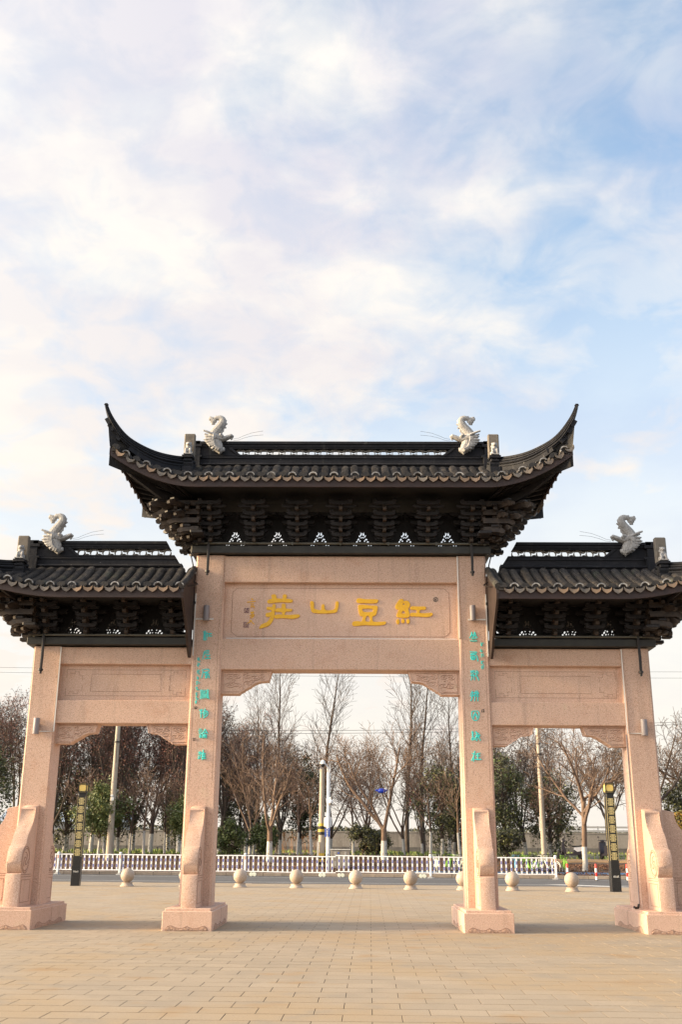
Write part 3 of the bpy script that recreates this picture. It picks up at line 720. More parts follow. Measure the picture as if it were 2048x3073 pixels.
# ---- the couplet: each line in units of its own close-up
def TR(u, v): return (.001456*u-.000049*v+2.458105, PF, .000007*u-.00145*v+6.326072)
def TL(u, v): return (.001464*u+.000069*v-3.258325, PF, .000007*u-.001453*v+6.304793)
RIGHT = {     # close-up origin (1370,1820), 4.706 units per photo pixel
 'zhu': [([(222, 372), (214, 410), (204, 440), (192, 452)], 8), ([(222, 385), (236, 430), (234, 448)], 8), ([(262, 372), (252, 410), (258, 445)], 8), ([(268, 382), (282, 430), (298, 450)], 8), ([(208, 418), (238, 418)], 7), ([(248, 420), (282, 420)], 7), ([(222, 468), (278, 466)], 7), ([(202, 498), (250, 500), (292, 498)], 8)],
 'xi': [([(200, 655), (240, 662), (285, 655), (292, 672), (270, 682), (205, 684)], 8), ([(205, 700), (250, 694), (280, 700), (300, 730), (308, 790)], 8), ([(212, 722), (208, 745), (222, 768), (255, 770), (275, 755), (270, 728), (240, 718), (212, 722)], 9), ([(240, 720), (240, 768)], 8), ([(214, 745), (270, 745)], 8)],
 'ping': [([(205, 930), (225, 942), (240, 925)], 8), ([(205, 960), (235, 940), (262, 930)], 7), ([(215, 985), (240, 962), (268, 950)], 7), ([(205, 1000), (260, 992)], 7), ([(225, 985), (228, 1030), (212, 1062)], 7), ([(250, 985), (254, 1030), (262, 1060)], 7), ([(286, 925), (296, 945), (275, 960), (290, 985), (316, 965), (300, 940)], 7), ([(275, 1000), (300, 1005), (306, 1040), (322, 1062)], 8), ([(285, 985), (278, 1010)], 7)],
 'fu': [([(230, 1220), (214, 1245), (206, 1275)], 7), ([(205, 1285), (228, 1300), (246, 1278)], 8), ([(240, 1235), (226, 1290), (226, 1325), (208, 1355)], 8), ([(275, 1215), (270, 1285), (262, 1355)], 7), ([(300, 1212), (300, 1290), (308, 1358)], 7), ([(250, 1240), (318, 1240), (320, 1262), (256, 1264), (252, 1288), (322, 1290)], 7)],
 'yin': [([(222, 1505), (270, 1497), (322, 1505), (326, 1570), (305, 1622), (270, 1632), (238, 1620), (220, 1570), (222, 1505)], 7), ([(270, 1520), (262, 1560), (246, 1600)], 7), ([(272, 1520), (285, 1560), (300, 1600)], 7), ([(250, 1545), (246, 1590)], 5), ([(294, 1545), (300, 1585)], 5)],
 'yuan': [([(232, 1782), (222, 1802), (238, 1815), (225, 1838), (244, 1850)], 8), ([(244, 1795), (238, 1830), (236, 1905)], 7), ([(222, 1868), (218, 1900)], 6), ([(250, 1868), (256, 1898)], 6), ([(275, 1785), (300, 1800), (275, 1812), (318, 1810)], 7), ([(268, 1835), (335, 1832)], 7), ([(300, 1815), (292, 1850), (268, 1880)], 7), ([(298, 1850), (302, 1890), (288, 1912)], 7), ([(310, 1845), (328, 1880), (340, 1905)], 7), ([(280, 1862), (270, 1900)], 6), ([(320, 1850), (335, 1842)], 6)],
 'zai': [([(228, 2085), (280, 2095), (338, 2082)], 7), ([(262, 2055), (255, 2100), (240, 2140), (222, 2180)], 7), ([(250, 2118), (248, 2190)], 7), ([(278, 2118), (338, 2118)], 7), ([(305, 2085), (306, 2160)], 8), ([(270, 2165), (310, 2170), (350, 2165)], 8)],
}
LEFT = {      # close-up origin (560,1820)
 'jiang': [([(242, 360), (248, 400), (244, 440), (240, 485)], 8), ([(262, 352), (266, 400), (262, 440), (262, 488)], 8), ([(284, 365), (286, 420), (284, 482)], 7), ([(298, 392), (355, 392)], 8), ([(326, 395), (324, 425)], 8), ([(292, 428), (360, 428)], 7)],
 'zuo': [([(316, 636), (262, 645), (244, 668), (240, 700), (226, 765)], 7), ([(252, 672), (316, 655)], 6), ([(250, 692), (316, 676)], 6), ([(272, 712), (330, 708)], 8), ([(300, 712), (300, 752)], 8), ([(262, 755), (336, 750)], 8)],
 'feng': [([(225, 912), (234, 945), (222, 1000), (212, 1032)], 7), ([(245, 912), (310, 905), (325, 930), (300, 945), (250, 948)], 7), ([(240, 955), (300, 955), (312, 985), (322, 1032)], 7), ([(262, 975), (300, 978), (298, 995), (258, 998), (262, 975)], 6), ([(280, 960), (278, 1010), (262, 1035), (290, 1030), (296, 1010)], 7)],
 'liu': [([(196, 1205), (204, 1260), (194, 1325)], 6), ([(214, 1200), (220, 1260), (210, 1325)], 6), ([(230, 1205), (236, 1262), (228, 1322)], 6), ([(258, 1200), (258, 1230), (244, 1250), (276, 1245)], 6), ([(248, 1225), (282, 1215)], 6), ([(250, 1262), (246, 1318)], 6), ([(266, 1262), (266, 1318)], 6), ([(284, 1260), (286, 1318)], 6), ([(294, 1200), (292, 1250), (300, 1320)], 6), ([(312, 1200), (306, 1250), (316, 1325)], 6)],
 'wu': [([(186, 1485), (205, 1510), (225, 1480)], 8), ([(205, 1478), (206, 1540), (204, 1588)], 8), ([(192, 1535), (228, 1525)], 7), ([(262, 1470), (250, 1495), (240, 1525)], 7), ([(250, 1498), (290, 1498), (304, 1530), (290, 1565), (244, 1592)], 8), ([(272, 1510), (236, 1548)], 6), ([(284, 1525), (242, 1568)], 6)],
 'lun': [([(180, 1752), (212, 1752)], 6), ([(172, 1775), (222, 1772)], 6), ([(180, 1795), (214, 1792)], 6), ([(182, 1812), (200, 1830), (216, 1808)], 6), ([(184, 1840), (190, 1870), (214, 1862), (214, 1838)], 7), ([(198, 1825), (200, 1865)], 6), ([(262, 1752), (244, 1785), (226, 1815)], 7), ([(262, 1752), (280, 1785), (298, 1812)], 7), ([(246, 1800), (278, 1800)], 6), ([(236, 1820), (232, 1872)], 6), ([(236, 1822), (282, 1822), (284, 1875)], 6), ([(252, 1825), (250, 1868)], 6), ([(267, 1825), (267, 1868)], 6), ([(236, 1844), (282, 1844)], 6)],
 'tui': [([(172, 2065), (196, 2085), (212, 2070)], 7), ([(165, 2095), (215, 2088)], 6), ([(192, 2060), (196, 2130), (182, 2160), (162, 2150)], 7), ([(168, 2118), (180, 2145)], 5), ([(236, 2038), (234, 2070), (218, 2100)], 7), ([(222, 2095), (222, 2170)], 7), ([(244, 2075), (246, 2160)], 7), ([(226, 2088), (268, 2085)], 6), ([(226, 2110), (270, 2108)], 6), ([(226, 2132), (270, 2130)], 6), ([(226, 2156), (274, 2154)], 6)],
}
PR, PL = PILLARS[1, False], PILLARS[-1, False]
for st in RIGHT.values(): glyph('couplet_character', st, TR, .0016, .010, 'turquoise', PR)
for st in LEFT.values(): glyph('couplet_character', st, TL, .0016, .010, 'turquoise', PL)
def small_glyph(T, u, v, h, parent, seed):
    rng = random.Random(seed); st = []
    for i in range(5):
        a = (u+rng.uniform(-.45, .3)*h, v+(-.45+.2*i)*h)
        st.append(([a, (a[0]+rng.uniform(.25, .6)*h, a[1]+rng.uniform(-.15, .1)*h), (a[0]+rng.uniform(0, .5)*h, a[1]+rng.uniform(.15, .45)*h)], 3.4))
    st.append(([(u+rng.uniform(-.2, .1)*h, v-.5*h), (u, v+.55*h)], 3.4))
    glyph('signature_character', st, T, .00148, .006, 'turquoise', parent)
for i, (u, v, h) in enumerate([(357, 545, 50), (355, 640, 36), (362, 705, 44), (362, 808, 46), (366, 875, 46)]): small_glyph(TR, u, v, h, PR, 20+i)
for i, (u, v, h) in enumerate([(163, 765, 46), (162, 840, 50), (158, 945, 60), (154, 1032, 40), (152, 1100, 48), (148, 1180, 44), (136, 1258, 46), (138, 1320, 40), (136, 1372, 40)]): small_glyph(TL, u, v, h, PL, 40+i)
seal(PR, TR, 377, 1495, 22, 'seal_dark'); seal(PL, TL, 127, 1453, 19, 'seal_dark'); seal(PL, TL, 109, 1892, 20, 'seal_dark')
# ------------------------------------------------------------------ roofs
YE = -.40; YT = .95                       # front eave and foot of the main ridge
HIP = [(3.30, .62, 9.585), (3.42, .50, 9.53), (3.655, .30, 9.478), (3.937, .05, 9.46), (4.215, -.15, 9.525), (4.44, -.32, 9.625), (4.615, -.42, 9.785), (4.762, -.50, 9.986), (4.85, -.54, 10.15), (4.915, -.56, 10.31)]
def resample(pts, n):
    P = [Vector(p) for p in pts]; d = [0]
    for a, b in zip(P, P[1:]): d.append(d[-1]+(b-a).length)
    # Catmull-Rom through the points
    out = []
    for i in range(n):
        s = d[-1]*i/(n-1); k = max(0, min(len(P)-2, next((j for j in range(len(d)-1) if d[j+1] >= s), len(d)-2)))
        t = (s-d[k])/(d[k+1]-d[k]); p0, p1, p2, p3 = P[max(0, k-1)], P[k], P[k+1], P[min(len(P)-1, k+2)]
        out.append(.5*((2*p1)+(p2-p0)*t+(2*p0-5*p1+4*p2-p3)*t*t+(3*p1-p0-3*p2+p3)*t*t*t))
    return out
class Roof:
    """a hipped roof (or half of one): front slope between the eave and the main ridge, swept-up corners"""
    def __init__(s, name, sides, shift, zsh, x0, Lx, xin):
        s.name = name; s.sides = sides; s.sh = shift; s.zs = zsh; s.x0 = x0; s.Lx = Lx; s.xin = xin
        s.hip = [(p[0]+shift, p[1], p[2]+zsh) for p in HIP]; s.hx = [p[0] for p in s.hip]; s.hy = [p[1] for p in s.hip]
        s.zlow = 8.649+zsh
    def t(s, x): return max(0, min(1.05, (abs(x)-s.x0)/(s.Lx-s.x0)))
    def rise(s, x): return .65*s.t(x)**1.85
    def ey(s, x): return YE-.15*s.t(x)**2
    def ytop(s, x):
        x = abs(x)
        return YT if x < s.hx[0] else float(np.interp(x, s.hx, s.hy))
    def z(s, x, y):
        u = max(0, min(1, (y-YE)/(YT-YE))); return s.zlow+.085+.69*(.72*u+.28*u*u)+s.rise(x)*(1-u)**.6
def front_back(f):        # apply to the front and mirrored to the back of the gate
    f(lambda p: p); f(lambda p: (p[0], 2*YC-p[1], p[2]))
ROLL_R = .082
def roll_mesh(R, x, flip=None):
    """one row of overlapping cover tiles running up the slope"""
    y0, y1 = R.ey(x)-.02, R.ytop(x)+.02; L = max(.12, y1-y0); n = max(2, int(L/.075)); mb = MB(); K = 8
    rings = []
    for i in range(n+1):
        ya = y0+L*i/n
        for rr, dy, dz in (((ROLL_R, 0, 0),) if i == n else ((ROLL_R, 0, .004), (ROLL_R*.985, L/n*.98, -.012))):
            y = ya+dy; z = R.z(x, y)+dz
            rings.append([(-rr, y, z-.03)]+[(rr*math.cos(math.pi*k/K)*-1, y, z+rr*.92*math.sin(math.pi*k/K)+.03) for k in range(K+1)]+[(rr, y, z-.03)])
    vs = [p for r in rings for p in r]; fs = []; m = K+3
    for i in range(len(rings)-1):
        for k in range(K+2): fs.append((i*m+k, i*m+k+1, (i+1)*m+k+1, (i+1)*m+k))
    fs.append(tuple(range(m)))
    mb.add(vs, fs); return mb
DRIP_POLY = [(-.092, .012), (-.075, -.010), (-.045, -.026), (0, -.032), (.045, -.026), (.075, -.010), (.092, .012), (.090, -.030), (.072, -.066), (.040, -.088), (0, -.112), (-.040, -.088), (-.072, -.066), (-.090, -.030)]
def drip_mesh():
    mb = MB(); mb.prism(DRIP_POLY, -.008, .008, 'y'); mb.tube([(a, -.009, b) for a, b in DRIP_POLY[6:]+[DRIP_POLY[0]]], .005, 4, False)
    return mb.mesh('drip_tile', 'drip', smooth=rad(30))
DRIP = drip_mesh()
def ring_mesh():
    mb = MB(); K = 12
    outer = [(.088*math.cos(math.pi*k/K), .078*math.sin(math.pi*k/K)) for k in range(K+1)]; inner = [(.066*math.cos(math.pi*k/K), .054*math.sin(math.pi*k/K)) for k in range(K, -1, -1)]
    mb.prism(outer+inner, -.03, .03, 'y'); o = mb.mesh('roll_end_tile', 'ring_tile', smooth=rad(30)); return o
RINGT = ring_mesh()
def scallop_mesh():
    mb = MB(); K = 14
    pts = [((.086+.007*(k % 2))*math.cos(math.pi*k/K), (.076+.007*(k % 2))*math.sin(math.pi*k/K)) for k in range(K+1)]
    mb.prism(pts+[(-.05, -.02), (.05, -.02)], -.02, .02, 'y'); return mb.mesh('roll_end_tile', 'tile_deck', smooth=rad(30))
SCALT = scallop_mesh()

def bracket_mesh(wide=True, tiers=4):
    """one bracket set facing -y, wall plane at y = 0, standing on z = 0"""
    mb = MB()
    def arm(x0, x1, y, z0, z1, d=.05):
        w = x1-x0; xm = (x0+x1)/2; c = min(.09, w*.22); h = z1-z0
        mb.prism([(x0, z1), (x0, z0+h*.45), (x0+c*.45, z0+h*.12), (x0+c, z0), (x1-c, z0), (x1-c*.45, z0+h*.12), (x1, z0+h*.45), (x1, z1)], y-d, y+d, 'y')
    mb.box(-.09, .09, -.09, .09, 0, .07, .012)
    for k in range(tiers):
        z = .05+.19*k; yo = .15*(k+1)
        mb.mi = 1
        mb.prism([(.02, z), (-yo-.03, z), (-yo-.085, z-.035), (-yo-.125, z-.02), (-yo-.135, z+.03), (-yo-.10, z+.075), (-yo-.05, z+.11), (.02, z+.11)], -.036, .036, 'x'); mb.mi = 0
        mb.box(-.062, .062, -yo-.055, -yo+.055, z+.10, z+.155, .012)
        if wide:
            arm(-.205-.014*k, .205+.014*k, -yo, z+.115, z+.19)
            for sx in (-1, 1): mb.box(sx*(.165+.014*k)-.045, sx*(.165+.014*k)+.045, -yo-.055, -yo+.055, z+.185, z+.235, .01)
            arm(-.20-.075*k, .20+.075*k, 0, z+.05, z+.13, .04)
            arm(-.17-.055*k, .17+.055*k, -yo+.075, z+.07, z+.13, .03)
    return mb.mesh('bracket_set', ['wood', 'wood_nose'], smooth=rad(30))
BR = bracket_mesh(True); BRN = bracket_mesh(False)

def fret_panel_mesh():
    """openwork wind screen between two bracket sets: a bell-shaped opening filled with scrolls"""
    cu = bpy.data.curves.new('fret', 'CURVE'); cu.dimensions = '2D'; cu.fill_mode = 'BOTH'; cu.extrude = .007
    def spline(pts):
        s = cu.splines.new('POLY'); s.points.add(len(pts)-1); s.use_cyclic_u = True
        for p, q in zip(s.points, pts): p.co = (q[0], q[1], 0, 1)
    spline([(-.465, 0), (.465, 0), (.465, .86), (-.465, .86)])
    rng = random.Random(4)
    def blob(cx, cz, rx, rz, a):
        n = 9; pts = []
        for i in range(n):
            t = 2*math.pi*i/n; r = 1+.22*math.sin(2*t+a*3)
            x, y = rx*r*math.cos(t), rz*r*math.sin(t); pts.append((cx+x*math.cos(a)-y*math.sin(a), cz+x*math.sin(a)+y*math.cos(a)))
        spline(pts)
    for sx in (-1, 1):
        for cx, cz, rx, rz, a in ((.022, .285, .016, .034, .2), (.052, .245, .014, .024, -.4), (.018, .215, .012, .018, .8), (.075, .175, .016, .024, .9), (.045, .145, .013, .018, -.3), (.105, .120, .018, .022, .5), (.075, .082, .014, .016, 0), (.140, .075, .019, .015, .4), (.118, .040, .014, .013, -.6), (.165, .038, .012, .016, .3), (.03, .335, .012, .02, .1), (.062, .03, .014, .010, .2), (.20, .022, .017, .009, 0), (.03, .085, .008, .014, .4)):
            blob(sx*cx*1.15, cz*1.05+.05, rx*1.12, rz*1.12, sx*a)
    o = bpy.data.objects.new('tmp', cu); col.objects.link(o); dg = bpy.context.evaluated_depsgraph_get()
    me = bpy.data.meshes.new_from_object(o.evaluated_get(dg)); bpy.data.objects.remove(o)
    me.transform(Matrix.Rotation(math.pi/2, 4, 'X')); me.materials.clear(); me.materials.append(MATS['wood']); me.name = 'wind_screen'
    # raised scroll ribs round the opening
    bm = bmesh.new(); bm.from_mesh(me); bm.free()
    return me
FRET = fret_panel_mesh()

RIDGE_SEC = [  # (half thickness, z0, z1) above the foot of the ridge, all but the lattice band
    (.235, 9.30, 9.512), (.185, 9.508, 9.53), (.125, 9.628, 9.748), (.15, 9.744, 9.778), (.115, 9.774, 9.812), (.125, 9.808, 9.836), (.105, 9.988, 10.03), (.125, 10.026, 10.074), (.10, 10.07, 10.088), (.15, 10.084, 10.146)]
def build_ridge(R, xa, xb, parent, cutA=False):
    """main ridge from xa to xb (local |x|); cutA: raked inner end"""
    z0 = R.zs; mb = MB()
    def xe(z): return xa+(min(1, max(0, (z-9.50)/.63))*.41 if cutA else 0)
    for hw, a, b in RIDGE_SEC:
        x0a, x0b = (xe(a), xe(b)) if cutA else (xa, xa)
        mb.add([(x0a, YC-hw, a+z0), (xb, YC-hw, a+z0), (xb, YC+hw, a+z0), (x0a, YC+hw, a+z0), (x0b, YC-hw, b+z0), (xb, YC-hw, b+z0), (xb, YC+hw, b+z0), (x0b, YC+hw, b+z0)],
               [(0, 3, 2, 1), (4, 5, 6, 7), (0, 1, 5, 4), (2, 3, 7, 6), (0, 4, 7, 3), (1, 2, 6, 5)])
    # the half-round roll
    K = 10; xl = xe(9.58)
    sec = [(.13+.085*math.sin(math.pi*k/K), 9.526+.104*k/K) for k in range(K+1)]
    for sg in (-1, 1):
        vs = [(x, YC+sg*h, z+z0) for x in (xl, xb) for h, z in sec]; m = K+1
        fs = [(k, k+1, m+k+1, m+k) for k in range(K)]
        vs += [(x, YC, z+z0) for x in (xl, xb) for z in (sec[0][1], sec[-1][1])]
        fs += [tuple(range(m))+(2*m+1, 2*m), tuple(m+k for k in range(m))+(2*m+3, 2*m+2)]
        mb.add(vs, fs)
    mb.box(xl, xb, YC-.11, YC+.11, 9.50+z0, 9.65+z0)
    # solid end panels behind the lattice, with the raked frame
    ends = [(xb, -1)]+([] if cutA else [(xa, 1)])
    for xend, sg in ends:
        q = [(xend, 9.83), (xend+sg*1.02, 9.83), (xend+sg*.80, 9.99), (xend, 9.99)]
        mb.prism([(a, b+z0) for a, b in q], YC-.105, YC+.105, 'y')
        mb.prism([(a, b+z0) for a, b in [(xend+sg*.99, 9.80), (xend+sg*1.07, 9.80), (xend+sg*.82, 10.0), (xend+sg*.74, 10.0)]], YC-.14, YC+.14, 'y')
        # corbelled end block
        mb.box(min(xend-.10, xend+.13), max(xend-.10, xend+.13), YC-.17, YC+.17, 9.80+z0, 10.0+z0); mb.box(xend-.16, xend+.16, YC-.19, YC+.19, 10.0+z0, 10.07+z0, .01)
        mb.box(xend-.18, xend+.18, YC-.21, YC+.21, 9.745+z0, 9.80+z0, .01); mb.box(xend-.14, xend+.14, YC-.24, YC+.24, 9.35+z0, 9.75+z0); mb.box(xend-.12, xend+.12, YC-.15, YC+.15, 10.06+z0, 10.165+z0, .01)
    rd = mb.obj('main_ridge', 'ridge', parent, smooth=rad(40))
    # lattice of curved tiles set on edge
    mb = MB(); la = (xa+1.0) if not cutA else xa+.36; lb = xb-1.0; per = .27; n = int((lb-la)/per)+1; zc = 9.911+z0
    def arc(cx, cz, r, a0, a1, k=12):
        P = [(cx+r*math.cos(rad(a0+(a1-a0)*i/k)), cz+r*math.sin(rad(a0+(a1-a0)*i/k))) for i in range(k+1)]
        Q = [(cx+(r-.013)*math.cos(rad(a0+(a1-a0)*i/k)), cz+(r-.013)*math.sin(rad(a0+(a1-a0)*i/k))) for i in range(k, -1, -1)]
        for i in range(k):
            mb.prism([P[i], P[i+1], Q[k-i-1], Q[k-i]], YC-.045, YC+.045, 'y')
    off = (la+lb)/2-(n-1)*per/2
    for i in range(n):
        x = off+i*per
        arc(x, zc, .082, 0, 360, 16)
        if i < n-1: arc(x+per/2, zc+.105, .078, 195, 345, 8); arc(x+per/2, zc-.095, .072, 10, 170, 8)
    mb.obj('ridge_lattice', 'lattice', parent, smooth=rad(40))
    return rd

def build_hip(R, sx, parent):
    z0 = 0; path = resample(R.hip, 34); n = len(path)
    sc = [1-.74*max(0, (i/(n-1)-.30)/.70)**1.25 for i in range(n)]
    def obj(T):
        mb = MB()
        def sweep(sec, upto=1.0, thin=0):
            k = int(n*upto); P = [Vector(T((sx*p.x, p.y, p.z))) for p in path[:k]]
            mb.sweep(P, [(a, b) for a, b in sec], sc[:k])
        sweep([(-.085, 0), (-.085, -.045), (.085, -.045), (.085, 0), (.05, .012), (-.05, .012)])
        sweep([(-.065, -.044), (-.065, -.065), (.065, -.065), (.065, -.044)])
        sweep([(-.095, -.064), (-.095, -.095), (.095, -.095), (.095, -.064)])
        K = 8
        sweep([(-.055-.065*math.sin(math.pi*k/K), -.094-.10*k/K) for k in range(K+1)]+[(.055+.065*math.sin(math.pi*k/K), -.194+.10*k/K) for k in range(K+1)])
        sweep([(-.115, -.192), (-.115, -.225), (.115, -.225), (.115, -.192)])
        sweep([(-.10, -.224), (-.10, -.36), (.10, -.36), (.10, -.224)], .62); sweep([(-.07, -.224), (-.07, -.27), (.07, -.27), (.07, -.224)], .80)
        # stepped end stones under the rising tip
        for f, w, h in ((.60, .10, .13), (.70, .085, .12), (.79, .07, .11), (.875, .055, .10)):
            i = int(f*(n-1)); p = path[i]; t = (path[i+1]-path[i-1]).normalized(); nn = Vector((t.z, 0, -t.x))
            M = Matrix.Translation(Vector(T((sx*(p.x+nn.x*.27*sc[i]), p.y, p.z+nn.z*.27*sc[i])))) @ Matrix.Rotation(-sx*math.atan2(t.z, t.x), 4, 'Y')
            o = len(mb.v); mb.box(-h, h*.6, -w, w, -.05, .055, .006); mb.xf(M, o)
        p = path[-1]; e = Vector(T((sx*p.x, p.y, p.z)))
        mb.tube([e+Vector((-sx*.01, 0, -.02)), e+Vector((sx*.015, 0, .012)), e+Vector((sx*.05, 0, .012)), e+Vector((sx*.07, 0, -.012))], [.022, .022, .018, .008], 6)
        return mb.obj('hip_ridge', 'ridge', parent, smooth=rad(40))
    front_back(obj)

def build_roof(R, part_name, xmin, xmax, rolls_from, ridge):
    """xmin..xmax signed extent of the front slope"""
    sxs = R.sides; zs = R.zs
    # deck (pan tiles) front and back, and hipped ends
    mb = MB()
    nx = int((xmax-xmin)/.16)
    def deck(T):
        def P(a, b):
            x = xmin+(xmax-xmin)*a; y0, y1 = R.ey(x), max(R.ytop(x), R.ey(x)+.02)
            y = y0+(y1-y0)*b; return T((x, y, R.z(x, y)-.012))
        mb.grid(P, nx, 8)
    front_back(deck)
    for sx in sxs:
        xm = R.Lx-.42
        def side(a, b):
            w = 2*a-1; y = YC+w*(YC-YE+.15); ex = xm+.42*abs(w)**1.9; ez = R.zlow+.075+.65*abs(w)**1.85
            yf = YC-abs(y-YC); hy = R.hy[::-1]; hx = R.hx[::-1]; hz = [p[2]-.24 for p in R.hip][::-1]
            tx = float(np.interp(yf, hy, hx)); tz = float(np.interp(yf, hy, hz))
            if yf > R.hy[0]: tx = R.hx[0]; tz = 9.34+zs
            tz = max(tz, ez-.02) if tx > ex-.3 else tz
            return (sx*(ex+(tx-ex)*b), y, ez+(tz-ez)*(b*.8+.2*b*b))
        mb.grid(side, 24, 6)
    roof = gpart(mb.obj(part_name, 'tile_deck', gate, smooth=True, recalc=False))
    # cover rows, drip tiles and row ends on the front eave
    base = None; rng = random.Random(hash(R.sh) & 7)
    x = rolls_from; k = 0
    back = MB()
    while x < xmax-.03:
        if x > xmin-.01:
            straight = R.t(x-.12) == 0 and R.t(x+.12) == 0 and R.ytop(x) == YT
            if straight:
                if base is None: base = roll_mesh(R, x).mesh('tile_row', 'tile', smooth=rad(45), recalc=False)
                link('tile_row', base, roof, (x+rng.uniform(-.010, .010), rng.uniform(-.012, .012), rng.uniform(-.007, .007)), (rng.uniform(-.004, .004), 0, rng.uniform(-.014, .014)))
            else:
                o = roll_mesh(R, x).obj('tile_row', 'tile', roof, smooth=rad(45), recalc=False); o.location.x = x
            b = roll_mesh(R, x); b.v = [(p[0]+x, 2*YC-p[1], p[2]) for p in b.v]; back.add(b.v, b.f)
            yy = R.ey(x); zz = R.z(x, yy); sl = math.atan((R.rise(x+.05)-R.rise(x-.05))/.1)*(1 if x > 0 else 1)
            link('roll_end_tile', RINGT if k % 2 else SCALT, roof, (x, yy-.035, zz+.04), (rad(-6), -sl, rng.uniform(-.05, .05)))
        xd = x+.108
        if xmin+.05 < xd < xmax-.02:
            yy = R.ey(xd); zz = R.z(xd, yy); sl = math.atan((R.rise(xd+.05)-R.rise(xd-.05))/.1)
            link('drip_tile', DRIP, roof, (xd, yy-.045, zz+.022+rng.uniform(-.004, .004)), (rad(8)+rng.uniform(-.08, .08), -sl+rng.uniform(-.09, .09), rng.uniform(-.1, .1)))
            if rng.random() < 2:
                pass
        x += .216; k += 1
    tag(back.obj('rear_tile_rows', 'tile', roof, smooth=rad(45), recalc=False), kind='stuff')
    # side eaves
    for sx in sxs:
        xm = R.Lx-.42
        for i in range(17):
            w = -1+2*(i+.5)/17; y = YC+w*(YC-YE+.15); ex = xm+.42*abs(w)**1.9; ez = R.zlow+.075+.65*abs(w)**1.85
            dz = .65*1.85*abs(w)**.85*(1 if w > 0 else -1)/(YC-YE+.15)
            link('drip_tile', DRIP, roof, (sx*(ex+.03), y, ez+.02), (0, math.atan(dz)*-1, sx*math.pi/2))
            m = MB(); K = 6; vs = []
            for q in range(5):
                f = q/4*max(.12, 1-abs(w)**1.2); xx = ex+.03-.5*f
                vs += [(sx*xx, y+ROLL_R*math.cos(math.pi*j/K), ez+.24*f*f+.06*f-.01+ROLL_R*math.sin(math.pi*j/K)) for j in range(K+1)]
            m.add(vs, [(q*7+j, q*7+j+1, q*7+8+j, q*7+7+j) for q in range(4) for j in range(6)]+[tuple(range(7))])
            m.obj('tile_row', 'tile', roof, smooth=rad(45))
    # fascia board, soffit and rafters
    mb = MB(); nx = int((xmax-xmin)/.14)
    def fascia(T):
        for (dz0, dz1, dy0, dy1) in ((-.105, .06, .01, .05), ):
            vs = []; fs = []
            for i in range(nx+1):
                x = xmin+(xmax-xmin)*i/nx; y = R.ey(x); z = R.zlow+R.rise(x)
                vs += [T((x, y+dy0, z+dz0)), T((x, y+dy0, z+dz1)), T((x, y+dy1, z+dz1)), T((x, y+dy1, z+dz0))]
            for i in range(nx):
                for j in range(4): fs.append((i*4+j, i*4+(j+1) % 4, i*4+4+(j+1) % 4, i*4+4+j))
            fs += [(0, 1, 2, 3), tuple(nx*4+j for j in (3, 2, 1, 0))]
            mb.add(vs, fs)
    front_back(fascia)
    for sx in sxs:
        xm = R.Lx-.42; vs = []; fs = []; n = 24
        for i in range(n+1):
            w = -1+2*i/n; y = YC+w*(YC-YE+.15)*.985; ex = xm+.42*abs(w)**1.9-.05; z = R.zlow+.65*abs(w)**1.85
            vs += [(sx*ex, y, z-.10), (sx*ex, y, z+.06), (sx*(ex-.04), y, z+.06), (sx*(ex-.04), y, z-.10)]
        for i in range(n):
            for j in range(4): fs.append((i*4+j, i*4+(j+1) % 4, i*4+4+(j+1) % 4, i*4+4+j))
        mb.add(vs, fs)
    mb.obj('fascia_board', 'fascia', roof, smooth=rad(40))
    mb = MB(); zi = R.zlow+.02; yi = .34
    def soff(T):
        def P(a, b):
            x = xmin+(xmax-xmin)*a; y0 = R.ey(x)+.03; y1 = yi if not any(x*s > R.hx[0] for s in sxs) else max(y0+.01, min(yi, R.ytop(x)))
            return T((x, y0+(y1-y0)*b, R.zlow-.03+R.rise(x)*(1-.55*b)+.05*b))
        mb.grid(P, nx, 4)
        xa, xb = xmin, xmax
        for s in sxs:
            if s > 0: xb = R.hx[0]
            else: xa = -R.hx[0]
        mb.add([T(p) for p in ((xa, yi, zi), (xb, yi, zi), (xb, YC, zi+.05), (xa, YC, zi+.05))], [(0, 1, 2, 3)])
    front_back(soff)
    for sx in sxs:
        xm = R.Lx-.42
        def sside(a, b):
            w = 2*a-1; y = YC+w*(YC-YE+.12); ex = xm+.42*abs(w)**1.9-.06; ez = R.zlow-.03+.65*abs(w)**1.85
            yf = YC-abs(y-YC); tx = R.hx[0]-.02 if yf > R.hy[0] else float(np.interp(yf, R.hy[::-1], R.hx[::-1]))-.02
            return (sx*(ex+(min(tx, ex)-ex)*b), y, ez+(R.zlow+.03-ez)*b*.55)
        mb.grid(sside, 24, 4)
    mb.obj('soffit', 'soffit', roof, recalc=False)
